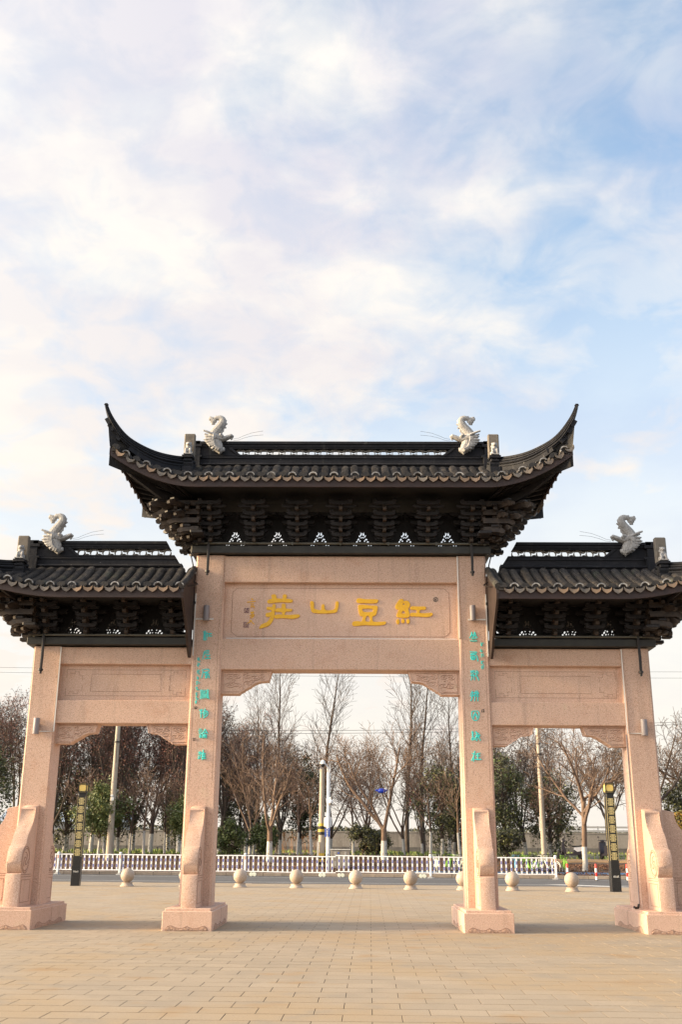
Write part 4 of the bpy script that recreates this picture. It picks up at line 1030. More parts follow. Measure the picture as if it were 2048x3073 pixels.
    for sx in sxs:            # fan rafters and the corner beam
        xm = R.Lx-.42; cx, cy = R.hx[0]-.05, .55
        def one(T):
            for i in range(10):
                w = -1+i*.112; y = YC+w*(YC-YE+.12); ex = xm+.42*abs(w)**1.9-.07; ez = R.zlow-.06+.65*abs(w)**1.85
                a = Vector((sx*ex, y, ez)); b = Vector((sx*(R.hx[0]-.1), YC-(YC-.55)*(abs(w)**.8), R.zlow-.03)); m = MB()
                m.tube([T(tuple(a)), T(tuple(a*.5+b*.5+Vector((0, 0, -.05*abs(w))))), T(tuple(b))], .032, 4); m.obj('rafter', 'wood', roof)
            for i in range(6):
                f = (i+.5)/6; x = R.hx[0]+(R.Lx-.12-R.hx[0])*f; y = R.ey(x)+.06
                m = MB(); m.tube([T((sx*x, y, R.zlow-.07+R.rise(x))), T((sx*(R.hx[0]-.1+.25*f), .5, R.zlow-.05))], .032, 4); m.obj('rafter', 'wood', roof)
            m = MB(); P = [(R.hx[0]-.2, .75, R.zlow-.22), (R.hx[0]+.5, .22, R.zlow-.10), (R.Lx-.45, -.22, R.zlow+.22), (R.Lx-.18, -.42, R.zlow+.45)]
            m.tube([T((sx*a, b, c)) for a, b, c in P], [.09, .085, .075, .06], 4, squash=(1.2, .8), up=(0, 0, 1))
            m.mi = 1; m.tube([T((sx*P[-1][0], P[-1][1], P[-1][2])), T((sx*(P[-1][0]+.03), P[-1][1]-.02, P[-1][2]+.03))], .058, 4); m.obj('corner_beam', ['wood', 'wood_nose'], roof)
        front_back(one)
    return roof

def dragon_mesh():
    """ridge-end dragon, head to +x biting the ridge, tail curling up and back; origin at the ridge top"""
    s = .001; T = lambda u, v, y=0: ((u-450)*s, y, (720-v)*s)
    mb = MB()
    body = [(360, 720), (370, 620), (420, 520), (490, 430), (560, 340), (590, 260), (570, 190), (510, 165), (450, 170), (400, 200)]
    mb.tube([T(*p) for p in smooth_pts(body, 2)], [float(np.interp(i/36, [0, .2, .5, .75, 1], [.105, .115, .095, .066, .042])) for i in range(37)], 10, squash=(.72, 1), up=(0, 1, 0))
    for u, v in ((420, 120), (520, 110), (610, 150), (670, 225), (690, 310), (665, 410), (610, 500), (570, 555)):      # back fins
        q = Vector((u-520, 0, 330-v)).normalized()
        c = Vector(T(u, v)); mb.tube([c-q*.09, c-q*.04, c+q*.012], [.045, .045, .010], 6, squash=(.35, 1), up=(0, 1, 0))
    for pts, r in (([(420, 190), (360, 200), (310, 170), (285, 130)], [.05, .06, .045, .012]), ([(410, 200), (380, 260), (375, 310), (415, 325)], [.06, .07, .05, .015]), ([(330, 190), (290, 200), (265, 165)], [.045, .04, .012]), ([(370, 230), (330, 260), (318, 285)], [.05, .05, .015])):
        mb.tube([T(*p) for p in pts], r, 8, squash=(.5, 1), up=(0, 1, 0))
    # head: skull, upper jaw, lower jaw, beard
    mb.ball(T(430, 660), .12, 12, (1.05, .95, .9)); mb.ball(T(470, 760), .13, 12, (.8, .85, 1.2))
    mb.tube([T(440, 660), T(560, 690), T(660, 670), T(740, 630), T(800, 605), T(845, 625)], [.10, .075, .06, .055, .05, .025], 8, squash=(1.25, 1), up=(0, 1, 0))
    mb.tube([T(820, 640), T(800, 690), T(780, 700)], [.022, .02, .01], 6)
    mb.tube([T(470, 800), T(520, 890), T(580, 960), T(625, 930), T(640, 880)], [.13, .12, .095, .05, .02], 8, squash=(.8, 1), up=(0, 1, 0))
    for u, v in ((560, 610), (590, 635)): mb.ball(T(u, v, -.06), .05, 8); mb.ball(T(u, v, .06), .05, 8)
    for y in (-.08, .08):
        mb.tube([T(440, 620, y), T(330, 570, y*1.2), T(240, 535, y*1.3), T(170, 510, y*1.3)], [.035, .03, .026, .02], 7)
        mb.tube([T(450, 640, y), T(400, 620, y*1.2), T(410, 670, y*1.3)], [.03, .035, .015], 6)
        for p in ([(420, 690), (320, 660), (240, 650), (195, 640)], [(420, 720), (310, 720), (230, 720), (180, 725)], [(430, 760), (340, 770), (270, 780), (205, 760)], [(440, 800), (360, 830), (300, 830), (255, 820)], [(450, 840), (390, 870), (330, 870), (290, 845)], [(470, 880), (430, 920), (390, 930), (360, 920)], [(500, 910), (470, 960), (440, 975)], [(540, 930), (520, 980), (480, 985)]):
            mb.tube([T(*q, y) for q in p], [float(np.interp(i/(len(p)-1), [0, .6, 1], [.045, .036, .008])) for i in range(len(p))], 6, squash=(1.3, 1), up=(0, 1, 0))
    return remesh(mb, .0072, 'white_stone', 'dragon_ornament', 0)
DRAGON = dragon_mesh()
def lion_mesh():
    mb = MB()
    mb.ball((0, 0, .07), .075, 10, (.95, 1, 1)); mb.ball((0, -.015, .15), .06, 10); mb.ball((0, -.03, .225), .062, 10, (1.05, 1, .95)); mb.ball((0, -.085, .215), .03, 8, (1.1, 1, .8))
    for sx in (-1, 1):
        mb.tube([(sx*.045, -.03, .14), (sx*.05, -.075, .07), (sx*.048, -.09, .0)], [.03, .024, .028], 7); mb.ball((sx*.065, -.02, .03), .04, 8); mb.ball((sx*.05, -.02, .265), .018, 6); mb.ball((sx*.05, .01, .2), .03, 6)
        mb.ball((sx*.022, -.08, .24), .013, 6)
    mb.box(-.095, .095, -.12, .10, -.03, .0)
    return remesh(mb, .008, 'white_stone', 'lion_figure', 1)
LION = lion_mesh()
def ornaments(R, sx, parent):
    dx = sx*(2.83+R.sh); z = 10.15+R.zs
    d = link('dragon_ornament', DRAGON, parent, (dx, YC-.17, z), None, (-sx, 1, 1))
    for k, (h0, h1) in enumerate(((.0, .085), (-.012, .0))):
        mb = MB(); e = lambda u, v, y: (dx-sx*(u-450)*.001, YC-.17+y, z+(720-v)*.001)
        P = [(840, 690+14*k), (960, 668+22*k), (1080, 610+30*k), (1260, 540+50*k), (1390, 515+60*k), (1510, 495+70*k)]
        mb.tube([e(u, v, -.03+.06*k) for u, v in P], .0032, 4); mb.obj('dragon_whisker', 'wire', parent)
    x = sx*(R.hx[0]+.02); zt = R.hip[0][2]
    mb = MB(); yy = .50
    mb.box(x-.12, x+.12, yy-.02, yy+.10, zt-.06, zt+.50, .02); mb.mi = 1; mb.box(x-.125, x+.125, yy-.19, yy+.02, zt-.12, zt-.055, .008); mb.box(x-.10, x+.10, yy-.16, yy+.02, zt-.20, zt-.12, .02); mb.tube([(x-.11, yy-.06, zt-.24), (x+.11, yy-.06, zt-.24)], .085, 10); mb.box(x-.12, x+.12, yy-.17, yy+.04, zt-.46, zt-.31, .008)
    mb.obj('lion_plinth', ['plinth', 'ridge'], parent, smooth=rad(30))
    link('lion_figure', LION, parent, (x, yy-.085, zt-.022))

RC = Roof('central', (-1, 1), 0.0, 0.0, 3.05, 4.80, 0)
central = build_roof(RC, 'central_roof', -4.80, 4.80, -4.80+.13, None)
build_ridge(RC, -3.30, 3.30, central)
for sx in (-1, 1): build_hip(RC, sx, central); ornaments(RC, sx, central)
ZB, WALL = 7.66, .93
def brackets(R, roof, xs, zsh, sxs, wallx):
    for x in xs:
        link('bracket_set', BR, roof, (x, WALL, ZB+zsh)); link('bracket_set', BR, roof, (x, 2*YC-WALL, ZB+zsh), (0, 0, math.pi))
    for sx in sxs:
        for k in (1, 2, 3):
            for yy, r in ((WALL, 0), (2*YC-WALL, math.pi)): link('bracket_set', BRN, roof, (sx*(wallx-.27+.235*k), yy, ZB+zsh), (0, 0, r))
        for yy in (WALL-.12, YC, 2*YC-WALL+.12): link('bracket_set', BR if yy == YC else BRN, roof, (sx*wallx, yy, ZB+zsh), (0, 0, sx*math.pi/2), (1, 1.42, 1))
        for yy in (WALL-.34, 2*YC-WALL+.34, WALL-.55): link('bracket_set', BRN, roof, (sx*(wallx-.02), yy, ZB+zsh+.1), (0, 0, sx*math.pi/2), (1, 1.5, 1))
        for yy, a in ((WALL, -1), (2*YC-WALL, 1)):
            o = link('bracket_set', BRN, roof, (sx*(wallx-.02), yy, ZB+zsh), (0, 0, sx*(math.pi/2 + a*math.pi/4)), (1, 1.85, 1))
            for q in (-.18, .18): link('bracket_set', BRN, roof, (sx*(wallx-.02), yy, ZB+zsh+.02), (0, 0, sx*(math.pi/2+a*math.pi/4+q*1.6)), (1, 1.6, 1))
brackets(RC, central, [-2.79, -1.86, -.93, 0, .93, 1.86, 2.79], 0, (-1, 1), 3.06)
for i in range(6): link('wind_screen', FRET, central, (-2.325+.93*i, YC, 7.66))
gpart(MB().box(-3.215, 3.215, .83, 1.64, 7.465, 7.635, .01).obj('plate_beam', 'beam_dark', gate, smooth=rad(30)))
mb = MB(); mb.tube([(-3.18, .80, 7.675), (3.18, .80, 7.675)], .026, 8)
for i in range(7): mb.box(-3.1+i*1.03-.02, -3.1+i*1.03+.02, .77, .83, 7.635, 7.705)
gpart(mb.obj('light_tube', 'led_tube', gate, smooth=rad(40)))

SX = 3.42
for sx in (-1, 1):
    RS = Roof('side', (sx,), SX, -2.342, 5.6, 4.80+SX, 3.1)
    lo, hi = (3.13, RS.Lx) if sx > 0 else (-RS.Lx, -3.13)
    sroof = build_roof(RS, 'side_roof', lo, hi, lo+.13 if sx > 0 else lo+.05, None)
    a, b = 3.40, 3.30+SX
    # ridge is modelled on +x then mirrored
    before = set(bpy.data.objects); build_ridge(RS, a, b, sroof, cutA=True)
    if sx < 0:
        for o in set(bpy.data.objects)-before:
            o.data.transform(Matrix.Scale(-1, 4, (1, 0, 0))); o.data.flip_normals()
    build_hip(RS, sx, sroof); ornaments(RS, sx, sroof)
    xs = [sx*x for x in (3.50, 4.46, 5.31, 6.14)]
    brackets(RS, sroof, xs, -1.99-.342+.34, (sx,), 6.40)
    for x in (3.98, 4.885, 5.725): link('wind_screen', FRET, sroof, (sx*x, YC, 5.67))
    x0, x1 = sorted((sx*3.12, sx*6.56))
    gpart(MB().box(x0, x1, .83, 1.64, 5.475, 5.632, .01).obj('plate_beam', 'beam_dark', gate, smooth=rad(30)))
    mb = MB(); mb.tube([(x0+.03, .80, 5.672), (x1-.03, .80, 5.672)], .024, 8); gpart(mb.obj('light_tube', 'led_tube', gate, smooth=rad(40)))
    # gable board closing the inner end of the side roof
    z0 = RS.zlow
    poly = [(YE-.02, z0+.0), (YE+.02, z0-.12), (.30, z0-.62), (.62, z0-.98), (.80, z0-1.10), (.90, z0-1.09), (.94, z0-1.0), (.945, z0+.75), (.60, z0+.56), (.1, z0+.30), (YE, z0+.09)]
    mb = MB(); xa, xb = sorted((sx*3.118, sx*3.165)); mb.prism(poly, xa, xb, 'x')
    mb.obj('gable_board', 'board', sroof, smooth=rad(30))
    mb = MB(); mb.tube([(sx*3.16, YE-.04, RS.z(sx*3.2, YE)+.05), (sx*3.16, .25, RS.z(sx*3.2, .25)+.06), (sx*3.16, YT+.05, RS.z(sx*3.2, YT)+.07)], .075, 8); mb.obj('verge_row', 'tile', sroof, smooth=rad(45))
# ------------------------------------------------------------------ lamps and cables fixed to the gate
def wall_lamp(x, z, label):
    t = thing('wall_lamp', label, 'lamp', (x, PF, z), 0, 'cylinder lamps on the pillars')
    m = MB(); m.lathe([(.001, -.16), (.05, -.16), (.062, -.16), (.064, -.15), (.064, .15), (.062, .16), (.001, .16)], 20, (0, -.085, 0)); m.obj('lamp_body', 'lamp_grey', t, smooth=rad(40))
    m = MB(); m.box(-.03, .03, -.03, .004, -.05, .05, .004); m.obj('bracket', 'lamp_grey', t)
    m = MB(); m.lathe([(.001, .1601), (.045, .1601), (.045, .162), (.001, .162)], 16, (0, -.085, 0)); m.obj('lens', 'dark_glass', t)
    return t
wall_lamp(-2.83, 6.16, 'grey cylinder lamp above the turquoise line on the left centre pillar')
wall_lamp(2.785, 6.18, 'grey cylinder lamp above the turquoise line on the right centre pillar')
wall_lamp(-6.20, 3.80, 'grey cylinder lamp low on the leftmost pillar')
wall_lamp(6.18, 3.83, 'grey cylinder lamp low on the rightmost pillar')
def strap(x, z0, z1, label):
    t = thing('hanging_cable', label, 'cable', (x, .79, z0), 0, 'black cables hanging from the eaves')
    m = MB(); L = z1-z0
    m.tube([(0, 0, .10), (.004, 0, L*.3), (-.003, 0, L*.6), (0, 0, L)], [.030, .032, .030, .034], 6, squash=(1, .6)); m.obj('sheath', 'cable', t, smooth=rad(50))
    m = MB(); m.tube([(0, 0, .0), (0, 0, .05), (0, 0, .06), (0, 0, .10), (0, 0, .11)], [.026, .03, .05, .05, .03], 8); m.obj('end_cap', 'cable', t, smooth=rad(40))
    return t
strap(-2.84, 6.97, 8.0, 'black cable hanging down the front of the left centre pillar')
strap(2.80, 6.97, 8.0, 'black cable hanging down the front of the right centre pillar')
strap(-6.20, 4.86, 6.1, 'black cable hanging down the front of the leftmost pillar')
strap(6.19, 4.86, 6.1, 'black cable hanging down the front of the rightmost pillar')
def conduit(pts, label, w=.016):
    m = MB(); m.tube(pts, w, 4); o = m.obj('cable_conduit', 'conduit'); return tag(o, label, 'conduit', 'white cable conduits')
yf = PF-.014
conduit([(2.50, yf, 7.44), (2.50, yf, 5.66), (2.50, .97, 5.652)], 'white conduit down the inner edge of the right centre pillar')
conduit([(-2.42, 1.085, 5.668), (2.47, 1.085, 5.668)], 'white conduit along the sill under the gold characters', .011)
conduit([(-3.08, yf, 6.60), (-3.08, yf, 5.27)], 'white conduit beside the gable board on the left centre pillar')
conduit([(3.08, yf, 6.60), (3.08, yf, 5.27)], 'white conduit beside the gable board on the right centre pillar')
conduit([(-3.06, yf, 6.045), (-2.68, yf, 6.045)], 'short white conduit under the lamp on the left centre pillar', .02)
conduit([(3.06, yf, 6.055), (2.69, yf, 6.055)], 'short white conduit under the lamp on the right centre pillar', .02)
conduit([(-5.855, yf, 5.44), (-5.855, yf, 3.70), (-6.15, yf, 3.70)], 'long white conduit down the inner edge of the leftmost pillar')
conduit([(5.855, yf, 5.44), (5.855, yf, 3.72), (6.14, yf, 3.72)], 'long white conduit down the inner edge of the rightmost pillar')
m = MB(); m.tube([(5.838, .985, 3.7), (5.838, .985, .5), (5.82, .98, .43)], .010, 6); m.mi = 1; m.tube([(5.82, .98, .47), (5.80, .95, .415), (5.74, .90, .405), (5.70, .88, .43)], .024, 6)
tag(m.obj('cable_conduit', ['lamp_grey', 'cable']), 'grey conduit ending in a black elbow at the foot of the rightmost pillar', 'conduit', 'white cable conduits')
for sx, lb in ((-1, 'left'), (1, 'right')):
    m = MB(); x = sx*3.14
    m.tube([(x-sx*.01, .86, 7.58), (x+sx*.07, .84, 7.40), (x+sx*.02, .86, 7.2), (x+sx*.05, .87, 6.98), (x, .84, 6.85), (x-sx*.14, .6, 6.72), (x-sx*.13, .3, 6.62), (x+sx*.02, 0, 6.52)], .014, 5)
    tag(m.obj('loose_cable', 'cable'), 'loose black cable looping from the main roof to the %s side roof' % lb, 'cable')
# ------------------------------------------------------------------ street furniture
def ball_proto():
    m = MB(); r = .262; c = .40
    prof = [(.001, 0), (.262, 0), (.262, .022), (.25, .035), (.225, .055), (.205, .085), (.20, .12), (.205, .14), (.21, .148)]
    t = thing('stone_ball', 'x', 'bollard', (0, 0, 0), 0, 'stone ball bollards along the road')
    m.lathe(prof+[(.001, .15)], 28); m.obj('foot', 'ball', t, smooth=rad(40))
    m = MB(); m.lathe([(max(.001, r*math.sin(math.pi*i/20)), c-r*math.cos(math.pi*i/20)) for i in range(21)], 32); m.obj('ball', 'ball', t, smooth=True)
    return t
BALLS = [((-8.38, 21.35), 'stone ball bollard nearest the left lamp column'), ((-6.12, 21.3), 'stone ball bollard almost hidden behind the left centre pillar'), ((-4.03, 21.25), 'stone ball bollard just right of the left centre pillar'),
         ((-1.86, 20.95), 'pinkish stone ball bollard second from the left in the middle opening'), ((.39, 20.75), 'grey stone ball bollard at the middle of the central opening'), ((2.43, 20.25), 'stone ball bollard fourth from the left in the middle opening'),
         ((4.36, 20.0), 'stone ball bollard half hidden behind the right centre pillar'), ((6.14, 19.75), 'stone ball bollard just right of the right centre pillar'), ((8.23, 19.3), 'stone ball bollard nearest the right lamp column')]
b0 = ball_proto()
for i, ((x, y), lb) in enumerate(BALLS):
    if i == 0: b0.location = (x, y, 0); b0['label'] = lb
    else: copy_thing(b0, (x, y, 0), random.uniform(0, 6), lb)

# black lamp columns with gilt frets and a lantern head
def fret_strokes():
    S = [((-.42, .5), (.42, .5)), ((-.42, -.5), (.42, -.5)), ((0, .42), (0, -.42)), ((-.12, .5), (-.12, .36)), ((.12, .5), (.12, .36)), ((-.12, -.5), (-.12, -.36)), ((.12, -.5), (.12, -.36))]
    for sx in (-1, 1):
        for sz in (-1, 1):
            P = [(.0, .36), (.40, .36), (.40, .27), (.5, .27), (.5, .17), (.40, .17), (.40, .07), (.13, .07), (.13, .22), (.26, .22)]
            P = [(sx*a, sz*b) for a, b in P]
            S += list(zip(P, P[1:]))
    return S
def lamp_column(loc, label, rz=0):
    t = thing('lamp_column', label, 'lamp', loc, rz, 'black lamp columns')
    m = MB(); m.box(-.17, .17, -.17, .17, 0, .72, .006); m.obj('base_block', 'black_granite', t)
    m = MB(); m.box(-.148, .148, -.148, .148, .715, 3.32)
    for k in range(5): m.box(-.156, .156, -.156, .156, .76+.065*k, .795+.065*k, .004)
    sh = m.obj('shaft', 'black_metal', t)
    m = MB()
    for sx in (-1, 1):
        for sy in (-1, 1): m.box(sx*.147-.005, sx*.147+.005, sy*.147-.005, sy*.147+.005, 1.06, 3.31)
    m.obj('corner_strip', 'fret_gold', t)
    fm = MB()
    for (a, b), (c, d) in fret_strokes():
        w = .0085; a, c = a*.20, c*.20; b, d = b*.238, d*.238
        fm.box(min(a, c)-w, max(a, c)+w, -.008, .002, min(b, d)-w, max(b, d)+w)
    # merge overlaps visually by stepping every bar a hair
    for i in range(0, len(fm.v), 8):
        e = (i//8 % 9)*.0004; fm.v[i:i+8] = [(p[0], p[1]-e if p[1] < 0 else p[1], p[2]) for p in fm.v[i:i+8]]
    me = fm.mesh('fret_motif', 'fret_gold')
    for k in range(7):
        z = 1.225+.318*k; link('fret_motif', me, t, (0, -.149, z)); link('fret_motif', me, t, (0, .149, z), (0, 0, math.pi))
    m = MB(); m.box(-.135, .135, -.135, .135, 3.31, 3.44, .01); m.box(-.175, .175, -.175, .175, 3.43, 3.475, .012); m.box(-.165, .165, -.165, .165, 3.80, 3.825, .004)
    for sx in (-1, 1):
        for sy in (-1, 1): m.box(sx*.152-.015, sx*.152+.015, sy*.152-.015, sy*.152+.015, 3.47, 3.805)
        for z in (3.50, 3.775): m.box(-.15, .15, sx*.158-.007, sx*.158+.007, z-.014, z+.014); m.box(sx*.158-.007, sx*.158+.007, -.15, .15, z-.014, z+.014)
        for a in (-1, 1):       # little scrolls in the corners of the panes
            for z, b in ((3.50, 1), (3.775, -1)):
                m.tube([(a*.145, sx*.159, z+b*.055), (a*.105, sx*.159, z+b*.05), (a*.105, sx*.159, z+b*.025), (a*.125, sx*.159, z+b*.02)], .006, 4); m.tube([(sx*.159, a*.145, z+b*.055), (sx*.159, a*.105, z+b*.05), (sx*.159, a*.105, z+b*.025)], .006, 4)
    m.obj('lantern_frame', 'black_metal', t)
    for rz2 in range(4):
        m = MB(); m.box(-.143, .143, -.152, -.148, 3.475, 3.80); o = m.obj('lantern_pane', 'lantern', t); o.rotation_euler = (0, 0, rz2*math.pi/2)
    g = MB(); U = .011; T = lambda u, v: ((u-20)*.0052, -.1705, .52-(v-8)*.0052)
    for k, st in enumerate([[(2, 2), (6, 5), (2, 8), (7, 9)], [(4, 4), (4, 15)], [(8, 4), (12, 3)], [(10, 4), (9, 13), (13, 12)], [(14, 4), (20, 3)], [(15, 7), (19, 7), (18, 10), (15, 10)], [(14, 14), (21, 13)], [(23, 7), (24, 13), (30, 13), (31, 6)], [(27, 4), (27, 13)], [(33, 3), (38, 2)], [(35, 1), (34, 10), (32, 14)], [(36, 7), (39, 13)]]):
        stroke_tube(g, st, .0042, T, .003, k)
    g.obj('column_lettering', 'letter_white', t)
    return t
lamp_column((-10.42, 21.6, 0), 'black lamp column with gilt frets and amber lantern at the left', rad(4))
lamp_column((9.84, 19.45, 0), 'black lamp column with gilt frets and amber lantern at the right', rad(2))

# white and blue road barrier, section by section
def picket_mesh():
    m = MB(); w = .040
    m.box(-w, w, -.018, .018, .24, 1.03); m.mi = 1
    for z0, z1 in ((.39, .55), (.70, .86)): m.box(-w*.62, w*.62, -.0205, .0205, z0, z1)
    return m.mesh('picket', ['fence_white', 'fence_blue'])
PICK = picket_mesh()
def post_mesh():
    m = MB(); m.box(-.055, .055, -.055, .055, .05, 1.10, .01); return m.mesh('post', 'fence_white')
POST = post_mesh()
mcap = MB(); mcap.lathe([(.001, 1.09), (.075, 1.09), (.085, 1.105), (.075, 1.13), (.05, 1.155), (.02, 1.165), (.001, 1.167)], 14); CAP = mcap.mesh('post_cap', 'fence_white', smooth=rad(40))
mft = MB(); mft.box(-.11, .11, -.16, .16, 0, .05, .012); mft.box(-.075, .075, -.09, .09, .045, .13, .02); mft.box(-.19, .19, -.055, .055, 0, .045, .01); FOOT = mft.mesh('foot', 'fence_grey')
def barrier(x0, x1, label, post0=True, post1=False, dz0=0, dz1=0, wheels=()):
    y0, y1 = fence_y(x0), fence_y(x1); a = math.atan2(y1-y0, x1-x0); L = math.hypot(x1-x0, y1-y0)
    t = thing('road_barrier', label, 'barrier', (x0, y0, -.02), a, 'white and blue road barrier sections')
    def dz(f): return dz0+(dz1-dz0)*f
    for z, r, nm in ((1.03, .033, 'top_rail'), (.245, .03, 'bottom_rail')):
        m = MB(); m.tube([(.05 if post0 else .0, 0, z+dz0), (L/2, 0, z+dz(.5)-.012), (L-(.05 if post1 else -.0), 0, z+dz1)], r, 8); m.obj(nm, 'fence_white', t, smooth=rad(50))
    n = int(round((L-.1)/.262)); 
    for k in range(n):
        f = (k+.5)/n; o = link('picket', PICK, t, (.05+(L-.1)*f, 0, dz(f)), (random.gauss(0, .004), random.gauss(0, .008), 0))
    for pz, x in ((post0, 0), (post1, L)):
        if pz:
            p = link('post', POST, t, (x, 0, 0)); link('post_cap', CAP, p); link('foot', FOOT, p)
            m = MB(); m.box(-.022, .022, -.0605, -.056, .83, 1.0, .001); m.obj('reflector', 'orange_reflector', p)
    for x in wheels:
        c = link('caster', None, t); m = MB(); m.box(x-.14, x+.14, -.05, .05, .135, .165); m.tube([(x, 0, .13), (x, 0, .25)], .015, 6)
        bpy.data.objects.remove(c); w = m.obj('caster', 'fence_grey', t)
        for s in (-.09, .09):
            m = MB(); m.lathe([(.03, -.03), (.088, -.03), (.10, -.015), (.10, .015), (.088, .03), (.03, .03)], 18, (x+s, -.05, .10), 'y'); m.obj('wheel', 'bike_white', w, smooth=rad(30))
    return t
barrier(-26.0, -22.4, 'barrier section farthest left, off behind the leftmost pillar'); barrier(-22.4, -19.05, 'barrier section behind the leftmost drum stones')
barrier(-19.05, -15.73, 'barrier section behind the leftmost pillar, left of the first visible post'); barrier(-15.73, -12.25, 'barrier section behind the left lamp column'); barrier(-12.25, -8.80, 'barrier section between the left lamp column and the left centre pillar')
barrier(-8.80, -5.42, 'barrier section passing behind the left centre pillar'); barrier(-5.42, -.62, 'sagging barrier section left of the metal cabinet with caster wheels', True, False, 0, -.03, (.45, 4.15)); barrier(-.62, 4.29, 'barrier section in front of the metal cabinet and forked tree', False, False, .03, 0, (.3, 4.55))
barrier(4.29, 7.44, 'barrier section passing behind the right centre pillar'); barrier(7.44, 10.57, 'last barrier section at the right, in front of the parked bicycles', True, True)

for x, y, lb in ((10.95, 33.75, 'red and white bollard beside the end of the barrier'), (12.3, 33.45, 'red and white bollard just left of the right lamp column'), (13.8, 33.3, 'red and white bollard just right of the right lamp column')):
    t = thing('warning_bollard', lb, 'bollard', (x, y, -.02), 0, 'red and white warning bollards')
    m = MB(); m.lathe([(.001, 0), (.055, 0), (.055, .19), (.001, .19)], 16); m.lathe([(.001, .19), (.055, .19), (.055, .385), (.001, .385)], 16)
    m.m = [0]*(len(m.f)//2)+[1]*(len(m.f)-len(m.f)//2); o = len(m.f)
    m.lathe([(.001, .385), (.055, .385), (.055, .58), (.001, .58)], 16); m.m[o:] = [0]*(len(m.f)-o); o = len(m.f)
    m.lathe([(.001, .58), (.055, .58), (.055, .76), (.045, .775), (.001, .78)], 16); m.m[o:] = [1]*(len(m.f)-o)
    m.obj('tube', ['letter_white', 'red_paint'], t, smooth=rad(40))
    m = MB(); m.lathe([(.001, -.005), (.09, -.005), (.085, .015), (.06, .03), (.001, .031)], 14); m.obj('foot', 'rubber', t)

# poles
def utility_pole(x, y, h, r0, r1, label, bands=(), arm=None, lean=(0, 0)):
    z0 = terrain_z(x, y)-.05
    t = thing('utility_pole', label, 'pole', (x, y, z0), 0, 'concrete utility poles')
    m = MB(); m.tube([(lean[0]*k, lean[1]*k, h*k) for k in (0, .5, 1)], [r0, (r0+r1)/2, r1], 18); m.obj('shaft', 'concrete_pole', t, smooth=rad(50))
    for z in bands:
        m = MB(); m.lathe([(r0*.97, z), (r0+.008, z), (r0+.008, z+.14), (r0*.97, z+.14)], 18); m.obj('warning_band', 'yellow_band' if bands.index(z) % 2 else 'rubber', t)
    if arm:
        m = MB()
        for z in arm: m.box(-.75, .75, -.04, .04, z-.04, z+.04)
        for z in arm:
            for xx in (-.68, -.35, .35, .68): m.lathe([(.02, z+.04), (.035, z+.07), (.02, z+.09), (.035, z+.12), (.012, z+.15)], 8, (xx, 0, 0))
        m.obj('cross_arm', 'steel', t)
    return t
tl = utility_pole(-14.05, 43, 9.6, .20, .12, 'tall concrete utility pole in the left opening', arm=(8.45, 9.2))
m = MB(); m.box(-.10, .06, -.30, -.14, 3.62, 3.74, .02); m.box(-.06, .10, -.26, -.16, 3.40, 3.60, .01); m.obj('camera', 'pole_white', tl)
m = MB(); m.tube([(.0, -.17, 7.0), (.02, -.17, 6.3), (.06, -.18, 5.6)], .014, 5); m.lathe([(.155, 6.8), (.175, 6.8), (.175, 6.88), (.155, 6.88)], 16); m.obj('cable_clamp', 'cable', tl)
tr = utility_pole(11.12, 41, 9.6, .15, .105, 'tall concrete utility pole in the right opening', arm=(8.9,))
m = MB(); m.lathe([(.131, 6.15), (.145, 6.15), (.145, 6.23), (.131, 6.23)], 16); m.lathe([(.128, 6.75), (.14, 6.75), (.14, 6.8), (.128, 6.8)], 16); m.obj('cable_clamp', 'cable', tr)
m = MB(); m.box(-.19, -.15, -.03, .03, 1.9, 2.7); m.obj('notice_plate', 'letter_white', tr)
utility_pole(-1.50, 40.5, 5.35, .185, .135, 'short concrete pole with yellow and black bands beside the white camera pole', bands=(.15, .31, .46, .62, 1.75, 1.91, 2.06, 2.22))
m = MB(); m.tube([(-1.66, 40.3, .3), (-1.68, 40.3, 1.2), (-1.67, 40.3, 1.75)], .05, 10); tag(m.obj('cable_guard', 'steel'), 'grey steel cable guard strapped to the short banded pole', 'pipe')

cp = thing('camera_pole', 'white pole with two dome cameras and a blue sign behind the barrier', 'pole', (-1.08, 38.6, .12))
m = MB(); m.lathe([(.001, 0), (.15, 0), (.15, .02), (.105, .03), (.10, .06), (.098, 5.45), (.001, 5.46)], 20)
for z in (1.1, 1.9, 2.9, 3.6, 4.4): m.lathe([(.097, z), (.101, z), (.101, z+.02), (.097, z+.02)], 20)
m.obj('shaft', 'pole_white', cp, smooth=rad(40))
m = MB(); m.box(-.10, .10, -.10, .10, 5.30, 5.56, .01); m.tube([(0, 0, 5.5), (-.16, -.12, 5.72), (-.30, -.2, 5.86), (-.33, -.22, 5.95)], [.05, .045, .03, .03], 8); m.obj('arm', 'pole_white', cp, smooth=rad(40))
def dome(c, s, parent):
    m = MB(); m.lathe([(.001, .17), (.05, .165), (.075, .14), (.10, .10), (.13, .04), (.135, -.01), (.135, -.04), (.001, -.041)], 18); m.v = [(c[0]+p[0]*s, c[1]+p[1]*s, c[2]+p[2]*s) for p in m.v]; d = m.obj('dome_camera', 'pole_white', parent, smooth=rad(50))
    m = MB(); m.lathe([(.001, -.20), (.05, -.19), (.085, -.155), (.10, -.11), (.105, -.04), (.001, -.039)], 18); m.v = [(c[0]+p[0]*s, c[1]+p[1]*s, c[2]+p[2]*s) for p in m.v]; m.obj('lens_dome', 'dark_glass' if s > .9 else 'cabinet', d, smooth=rad(50))
dome((-.33, -.22, 5.78), 1.1, cp); dome((.13, -.16, 3.70), .85, cp)
m = MB(); m.tube([(0, -.08, 3.9), (.08, -.14, 3.93), (.13, -.16, 3.93), (.13, -.16, 3.83)], .025, 8); m.obj('arm', 'pole_white', cp, smooth=rad(40))
